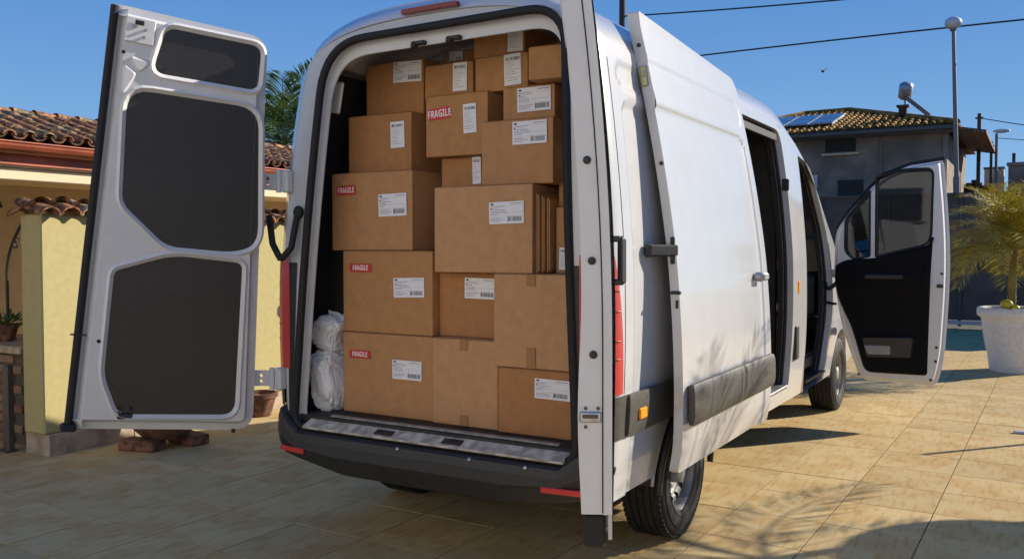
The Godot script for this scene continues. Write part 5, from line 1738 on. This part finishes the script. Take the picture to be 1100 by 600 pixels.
func build_far_things() -> void:
	# street lamp with a globe head
	var L := thing("street_lamp", "tall slender street lamp with a round head beyond the gate", "street lamp", Vector3(1.06, 0, -18.0))
	var st := begin()
	tube(st, [Vector3(0.0, 0, 0), Vector3(-0.02, 3.1, 0)], 0.07, 10)
	part(L, "lower_pole", st, M.pole)
	st = begin()
	tube(st, [Vector3(-0.02, 3.1, 0), Vector3(-0.13, 6.3, 0)], [0.05, 0.038], 10)
	part(L, "upper_pole", st, M.pole)
	st = begin()
	ellipsoid(st, Vector3(-0.135, 6.42, 0), Vector3(0.175, 0.135, 0.175), 18, 10)
	part(L, "globe", st, M.opal)
	st = begin()
	lathe(st, [[0.0, -0.04], [0.06, -0.04], [0.08, 0.03], [0.0, 0.05]], Vector3(-0.135, 6.29, 0), Vector3.UP, 14)
	part(L, "collar", st, M.pole)
	# utility poles
	for q in [[Vector3(0.84, 0, -30.0), 6.05, 0.06, "dark wooden utility pole beside the grey house"], [Vector3(-7.72, 0, -20.0), 10.2, 0.085, "utility pole rising behind the roof of the van"], [Vector3(1.19, 0, -30.5), 5.15, 0.045, "thin short pole between the wooden pole and the small street lamp"]]:
		var P := thing("utility_pole", q[3], "pole", q[0], "utility poles")
		st = begin()
		tube(st, [Vector3.ZERO, Vector3(0, q[1], 0)], [q[2] * 1.2, q[2]], 10)
		part(P, "shaft", st, M.wood_pole)
		st = begin()
		cbox(st, Vector3(0, q[1] - 0.15, 0), Vector3(q[2] * 4.0, 0.06, 0.06), 0.01)
		part(P, "cross_arm", st, M.wood_pole)
	# small street lamp farther off
	var S := thing("street_lamp", "small far street lamp with a flat head", "street lamp", Vector3(1.36, 0, -30.0))
	st = begin()
	tube(st, [Vector3.ZERO, Vector3(0, 5.35, 0)], 0.045, 8)
	part(S, "pole", st, M.pole)
	st = begin()
	ellipsoid(st, Vector3(0.14, 5.42, 0.05), Vector3(0.26, 0.07, 0.12))
	part(S, "lamp_head", st, M.opal)
	# low buildings
	var B := thing("brick_ruin", "broken dark brick parapet beside the street lamp", "building", Vector3(0.75, 0, -31.5))
	for k in 6:
		sbox(B, "wall_block", Vector3(-0.45 + 0.17 * k, 1.97 - 0.05 * abs(k - 2), 0), Vector3(0.168, 3.94 - 0.1 * abs(k - 2), 0.4), M.old_brick, 0.02)
	B = thing("outbuilding", "small plastered outbuilding block behind the far lamp", "building", Vector3(1.2, 0, -33.0))
	sbox(B, "wall", Vector3(0.0, 2.2, 0), Vector3(0.62, 4.4, 0.6), M.cream_wall, 0.02)
	sbox(B, "roof", Vector3(0.0, 4.44, 0), Vector3(0.68, 0.06, 0.66), M.grey_wall, 0.01)
	B = thing("flat_roofed_building", "grey flat roofed building at the edge of the yard's view", "building", Vector3(3.6, 0, -32.0))
	sbox(B, "wall", Vector3(0, 2.15, 0), Vector3(3.8, 4.3, 3.0), M.grey_wall, 0.02)
	sbox(B, "parapet", Vector3(0, 4.36, 1.45), Vector3(3.9, 0.12, 0.2), M.grey_wall, 0.02)
	sbox(B, "chimney", Vector3(-1.75, 4.5, 1.2), Vector3(0.1, 0.5, 0.1), M.wood_pole, 0.01)
	# overhead wires
	wire("overhead_wire", "upper overhead wire leaving the pole behind the van", Vector3(-7.72, 8.16, -20), Vector3(6.0, 7.55, -20), 0.12, 0.022)
	wire("overhead_wire", "lower overhead wire running past the street lamp", Vector3(-7.72, 6.78, -20), Vector3(6.0, 6.70, -20), -0.05, 0.022)
	wire("service_wire", "thin service wire from the top of the wooden utility pole", Vector3(0.84, 5.90, -30), Vector3(5.0, 4.9, -30), 0.02, 0.016)
	wire("service_wire", "thin service wire passing below the small far lamp", Vector3(1.36, 5.20, -30), Vector3(5.0, 4.75, -30), 0.02, 0.012)
	# a bird
	var D := thing("bird", "small dark bird flying in the open sky", "bird", Vector3(-3.2, 7.0, -25.0))
	st = begin()
	ellipsoid(st, Vector3.ZERO, Vector3(0.05, 0.035, 0.09))
	ellipsoid(st, Vector3(0, 0.02, -0.1), Vector3(0.028, 0.028, 0.035))
	for s in [-1.0, 1.0]:
		tri(st, Vector3(0, 0.01, -0.05), Vector3(0, 0.01, 0.06), Vector3(s * 0.17, 0.09, 0.03), Vector3(0, 1, 0), Vector3(0, 1, 0), Vector3(0, 1, 0))
	tri(st, Vector3(0, 0, 0.06), Vector3(-0.03, 0, 0.17), Vector3(0.03, 0, 0.17), Vector3.UP, Vector3.UP, Vector3.UP)
	part(D, "body", st, M.bird)

# ------------------------------------------------------------------ plants
# a feather-leaved frond from p, leaving along dir, drooping
func frond(st: SurfaceTool, p: Vector3, dir: Vector3, ln: float, droop: float, leaflets: int, ll: float, lw: float, r: RandomNumberGenerator) -> void:
	var pts := []
	var d := dir.normalized()
	var q := p
	var n := 14
	for k in n + 1:
		pts.append(q)
		q += d * ln / n
		d = (d + Vector3(0, -droop / n * (0.4 + 1.6 * k / n), 0)).normalized()
	var rad := []
	for k in n + 1: rad.append(lerpf(0.012, 0.002, float(k) / n) * (ln / 1.2))
	tube(st, pts, rad, 5, false)
	for k in leaflets:
		var t := lerpf(0.14, 0.995, float(k) / leaflets)
		var i: int = min(n - 1, int(t * n)); var f := t * n - i
		var a: Vector3 = pts[i].lerp(pts[i + 1], f)
		var tg: Vector3 = (pts[i + 1] - pts[i]).normalized()
		var sd := tg.cross(Vector3.UP).normalized()
		var up := sd.cross(tg).normalized()
		var k2 := sin(PI * pow(t, 0.75)) * 0.75 + 0.25
		for s in [-1.0, 1.0]:
			var o: Vector3 = (tg * r.randf_range(0.55, 0.85) + sd * s * r.randf_range(0.7, 1.0) + up * r.randf_range(0.05, 0.35)).normalized()
			var lng := ll * k2 * r.randf_range(0.85, 1.1)
			var mid: Vector3 = a + o * lng * 0.5
			var tip: Vector3 = a + o * lng + Vector3(0, -lng * r.randf_range(0.05, 0.26), 0)
			var nn := o.cross(tg).normalized()
			if nn.y < 0: nn = -nn
			var w := o.cross(nn).normalized() * lw * 0.5
			tri(st, a, mid + w, mid - w, nn, nn, nn)
			tri(st, mid + w, tip, mid - w, nn, nn, nn)

func palm(T: Node3D, base: Vector3, stem: float, lean: Vector3, count: int, ln: float, ll: float, m: Material, sd: int, lw := 0.016, erect := 1.0, droop := 1.5) -> void:
	var r := RandomNumberGenerator.new(); r.seed = sd
	var st := begin()
	var pts := []; var rad := []
	for k in 13:
		var t := k / 12.0
		pts.append(base + Vector3(0, stem * t, 0) + lean * t * t)
		rad.append(lerpf(0.055, 0.035, t) * (1.0 + 0.10 * (k % 2)))
	tube(st, pts, rad, 9)
	part(T, "trunk", st, M.palm_stem)
	var top := base + Vector3(0, stem, 0) + lean
	for k in count:
		var a := TAU * k * 0.381966 + r.randf_range(-0.15, 0.15)
		var el := lerpf(1.25, -0.1, float(k) / count) * erect + r.randf_range(-0.08, 0.08)
		var d := Vector3(cos(a) * cos(el), sin(el), sin(a) * cos(el))
		st = begin()
		frond(st, top + d * 0.03, d, ln * r.randf_range(0.85, 1.1), droop * r.randf_range(0.85, 1.15), 40, ll, lw, r)
		part(T, "frond", st, m)

func fluted_pot(T: Node3D, rad: float, h: float) -> void:
	var st := begin()
	lathe(st, [[0.0, 0.0], [rad * 0.66, 0.0], [rad * 0.68, 0.03], [rad * 0.74, h * 0.30], [rad * 0.83, h * 0.60], [rad * 0.90, h * 0.80], [rad * 0.91, h * 0.84], [rad * 1.0, h * 0.87], [rad * 1.02, h * 0.90], [rad * 1.02, h * 0.985], [rad * 0.99, h], [rad * 0.90, h], [rad * 0.87, h * 0.93], [rad * 0.86, h * 0.88]], Vector3.ZERO, Vector3.UP, 48)
	var p := part(T, "pot", st, M.white_pot)
	# raised shields and bands round the body
	for k in 10:
		var a := TAU * k / 10.0
		st = begin()
		var o := rpoly([[-0.16, 0.34, 0.03], [0.16, 0.34, 0.03], [0.18, 0.72, 0.04], [-0.18, 0.72, 0.04]], 3)
		var m0 := func(u: float, v: float) -> Vector3:
			var rr: float = rad * lerpf(0.745, 0.865, (v - 0.3) / 0.42) + 0.010
			return Vector3(cos(a + u) * rr, v * h, sin(a + u) * rr)
		var m1 := func(u: float, v: float) -> Vector3:
			var q: Vector3 = m0.call(u, v)
			return q - Vector3(cos(a + u), 0, sin(a + u)) * 0.016
		panel(st, o, [], 0.1, 0.2, m0, Vector3(cos(a), 0, sin(a)))
		band(st, o, m0, o, m1, m0.call(0.0, 0.52), true)
		part(p, "relief_panel", st, M.white_pot)
	st = begin()
	lathe(st, [[0.0, h * 0.92], [rad * 0.87, h * 0.91]], Vector3.ZERO, Vector3.UP, 32)
	part(T, "soil", st, M.soil)

func build_plants() -> void:
	var T := thing("potted_palm", "yellow green palm in a white embossed pot by the dark gate", "palm", Vector3(2.36, 0, -9.35))
	fluted_pot(T, 0.44, 0.80)
	palm(T, Vector3(-0.06, 0.70, 0), 0.85, Vector3(0.02, 0, 0), 60, 0.95, 0.42, M.palm_yellow, 11, 0.012, 1.1, 1.5)
	var st := begin()
	ellipsoid(st, Vector3(-0.11, 0.85, 0.16), Vector3(0.075, 0.06, 0.06))
	ellipsoid(st, Vector3(-0.01, 0.80, 0.19), Vector3(0.05, 0.045, 0.045))
	part(T, "fruit_pod", st, M.fruit)
	var n := thing("potted_palm", "palm just outside the frame whose fronds shade the sliding door", "palm", Vector3(4.02, 0, -4.03))
	fluted_pot(n, 0.40, 0.66)
	palm(n, Vector3(0, 0.58, 0), 1.33, Vector3(0.0, 0, 0.0), 17, 1.34, 0.46, M.palm_yellow, 23, 0.012, 0.7, 1.1)
	var b := thing("garden_palm", "dark green palm behind the tan house, seen past the rear door hinge", "palm", Vector3(-8.35, 0, -7.2))
	palm(b, Vector3(0, 0, 0), 3.25, Vector3(0.3, 0, 0.1), 26, 1.6, 0.62, M.palm_green, 31, 0.03, 0.95, 1.1)

# ------------------------------------------------------------------ small things in the yard
func build_small_things() -> void:
	# terracotta bowl on two bricks
	for q in [[Vector3(-3.33, 0, -0.90), 0.25, "terracotta block nearer the camera under the clay bowl"], [Vector3(-3.22, 0, -1.24), -0.1, "terracotta block farther back under the clay bowl"]]:
		var K := thing("clay_block", q[2], "block", q[0], "clay blocks under the bowl")
		sbox(K, "block", Vector3(0, 0.04, 0), Vector3(0.32, 0.08, 0.17), M.terracotta, 0.008, Basis(Vector3.UP, q[1]))
	var B := thing("clay_bowl", "round terracotta bowl standing on blocks under the open rear door", "bowl", Vector3(-3.28, 0.08, -1.07))
	var st := begin()
	lathe(st, [[0.0, 0.0], [0.16, 0.0], [0.23, 0.07], [0.28, 0.17], [0.30, 0.27], [0.325, 0.28], [0.325, 0.31], [0.29, 0.31], [0.27, 0.26], [0.0, 0.25]], Vector3.ZERO, Vector3.UP, 32)
	part(B, "bowl_body", st, M.terracotta)
	st = begin()
	lathe(st, [[0.0, 0.262], [0.268, 0.262]], Vector3.ZERO, Vector3.UP, 24)
	part(B, "soil", st, M.soil)
	# long planter against the wall
	var P := thing("clay_planter", "plain brown clay planter against the garden wall, seen below the lower hinge", "planter", Vector3(-3.60, 0, -2.35))
	st = begin()
	lathe(st, [[0.0, 0.0], [0.10, 0.0], [0.145, 0.17], [0.165, 0.175], [0.168, 0.215], [0.145, 0.215], [0.13, 0.18], [0.0, 0.17]], Vector3.ZERO, Vector3.UP, 28)
	part(P, "pot_body", st, M.terracotta)
	# slim post and parasol outside the frame; their shadows fall into it
	var G := thing("garden_stake", "slim garden stake outside the frame casting a thin shadow on the tiles", "stake", Vector3(3.83, 0, -6.16))
	st = begin()
	tube(st, [Vector3.ZERO, Vector3(0, 1.46, 0)], 0.022, 8)
	part(G, "shaft", st, M.wood_pole)
	st = begin()
	lathe(st, [[0.0, 0.0], [0.14, 0.0], [0.14, 0.03], [0.03, 0.06], [0.0, 0.06]], Vector3.ZERO, Vector3.UP, 20)
	part(G, "base", st, M.iron)
	var U := thing("parasol", "round garden parasol outside the frame shading the near tiles", "parasol", Vector3(5.57, 0, -4.82))
	st = begin()
	lathe(st, [[0.0, 2.55], [0.05, 2.54], [0.45, 2.40], [0.92, 2.19], [0.92, 2.12], [0.905, 2.12], [0.905, 2.18], [0.44, 2.385], [0.0, 2.53]], Vector3.ZERO, Vector3.UP, 28)
	part(U, "canopy", st, M.parasol)
	st = begin()
	tube(st, [Vector3.ZERO, Vector3(0, 2.53, 0)], 0.022, 8)
	part(U, "pole", st, M.wood_pole)
	st = begin()
	lathe(st, [[0.0, 0.0], [0.25, 0.0], [0.25, 0.06], [0.05, 0.1], [0.05, 0.3], [0.0, 0.3]], Vector3.ZERO, Vector3.UP, 24)
	part(U, "base", st, M.iron)
	# scrap of white plastic on the tiles
	var S := thing("plastic_offcut", "small white plastic offcut lying on the tiles at the picture's edge", "offcut", Vector3(2.55, 0, -5.05))
	st = begin()
	cbox(st, Vector3(0, 0.012, 0), Vector3(0.26, 0.02, 0.05), 0.006, Basis(Vector3.UP, 0.15))
	cbox(st, Vector3(0.10, 0.03, -0.01), Vector3(0.06, 0.03, 0.04), 0.006, Basis(Vector3.UP, 0.3))
	part(S, "strip", st, M.opal)

# unseen house front behind the camera, placed to throw sunlight into the open van
func build_unseen_house() -> void:
	var H := thing("unseen_house", "pale unseen house front behind the camera, placed to light the open van", "house", Vector3(0.5, 0, 8.0))
	var wins := [[-5.0, 1.6, 1.1, 1.3], [4.6, 1.6, 1.1, 1.3], [-5.0, 4.4, 1.1, 1.3], [0.0, 4.4, 1.1, 1.3], [4.6, 4.4, 1.1, 1.3]]
	var holes := []
	for w in wins:
		holes.append(PackedVector2Array([Vector2(w[0] - w[2] * 0.5, w[1] - w[3] * 0.5), Vector2(w[0] + w[2] * 0.5, w[1] - w[3] * 0.5), Vector2(w[0] + w[2] * 0.5, w[1] + w[3] * 0.5), Vector2(w[0] - w[2] * 0.5, w[1] + w[3] * 0.5)]))
	holes.append(PackedVector2Array([Vector2(-1.6, 0.0), Vector2(-0.6, 0.0), Vector2(-0.6, 2.1), Vector2(-1.6, 2.1)]))
	var face := func(x: float, y: float) -> Vector3: return Vector3(x, y, 0)
	var back := func(x: float, y: float) -> Vector3: return Vector3(x, y, 0.16)
	var st := begin()
	panel(st, PackedVector2Array([Vector2(-9, 0), Vector2(9, 0), Vector2(9, 6.4), Vector2(-9, 6.4)]), holes, 1.0, 1.0, face, Vector3.FORWARD)
	for h in holes: band(st, h, face, h, back, Vector3((h[0].x + h[2].x) * 0.5, (h[0].y + h[2].y) * 0.5, 0.08), false)
	cbox(st, Vector3(0, 3.2, 0.45), Vector3(18, 6.4, 0.5), 0.01)
	part(H, "wall", st, M.pale_wall)
	for w in wins:
		var f := sbox(H, "window", Vector3(w[0], w[1], 0.17), Vector3(w[2] - 0.02, w[3] - 0.02, 0.04), M.shutter, 0.004)
		for k in 12: sbox(f, "slat", Vector3(w[0], w[1] - w[3] * 0.5 + 0.08 + 0.1 * k, 0.14), Vector3(w[2] - 0.08, 0.06, 0.02), M.shutter, 0.004)
		sbox(f, "sill", Vector3(w[0], w[1] - w[3] * 0.5 - 0.04, -0.04), Vector3(w[2] + 0.2, 0.06, 0.16), M.plinth, 0.008)
	var d := sbox(H, "door", Vector3(-1.1, 1.04, 0.17), Vector3(0.98, 2.06, 0.05), M.wood_pole, 0.006)
	sbox(d, "handle", Vector3(-0.72, 1.02, 0.12), Vector3(0.12, 0.025, 0.03), M.steel, 0.006)
	sbox(H, "roof", Vector3(0, 6.5, 0.25), Vector3(18.6, 0.16, 1.4), M.clay0, 0.02)
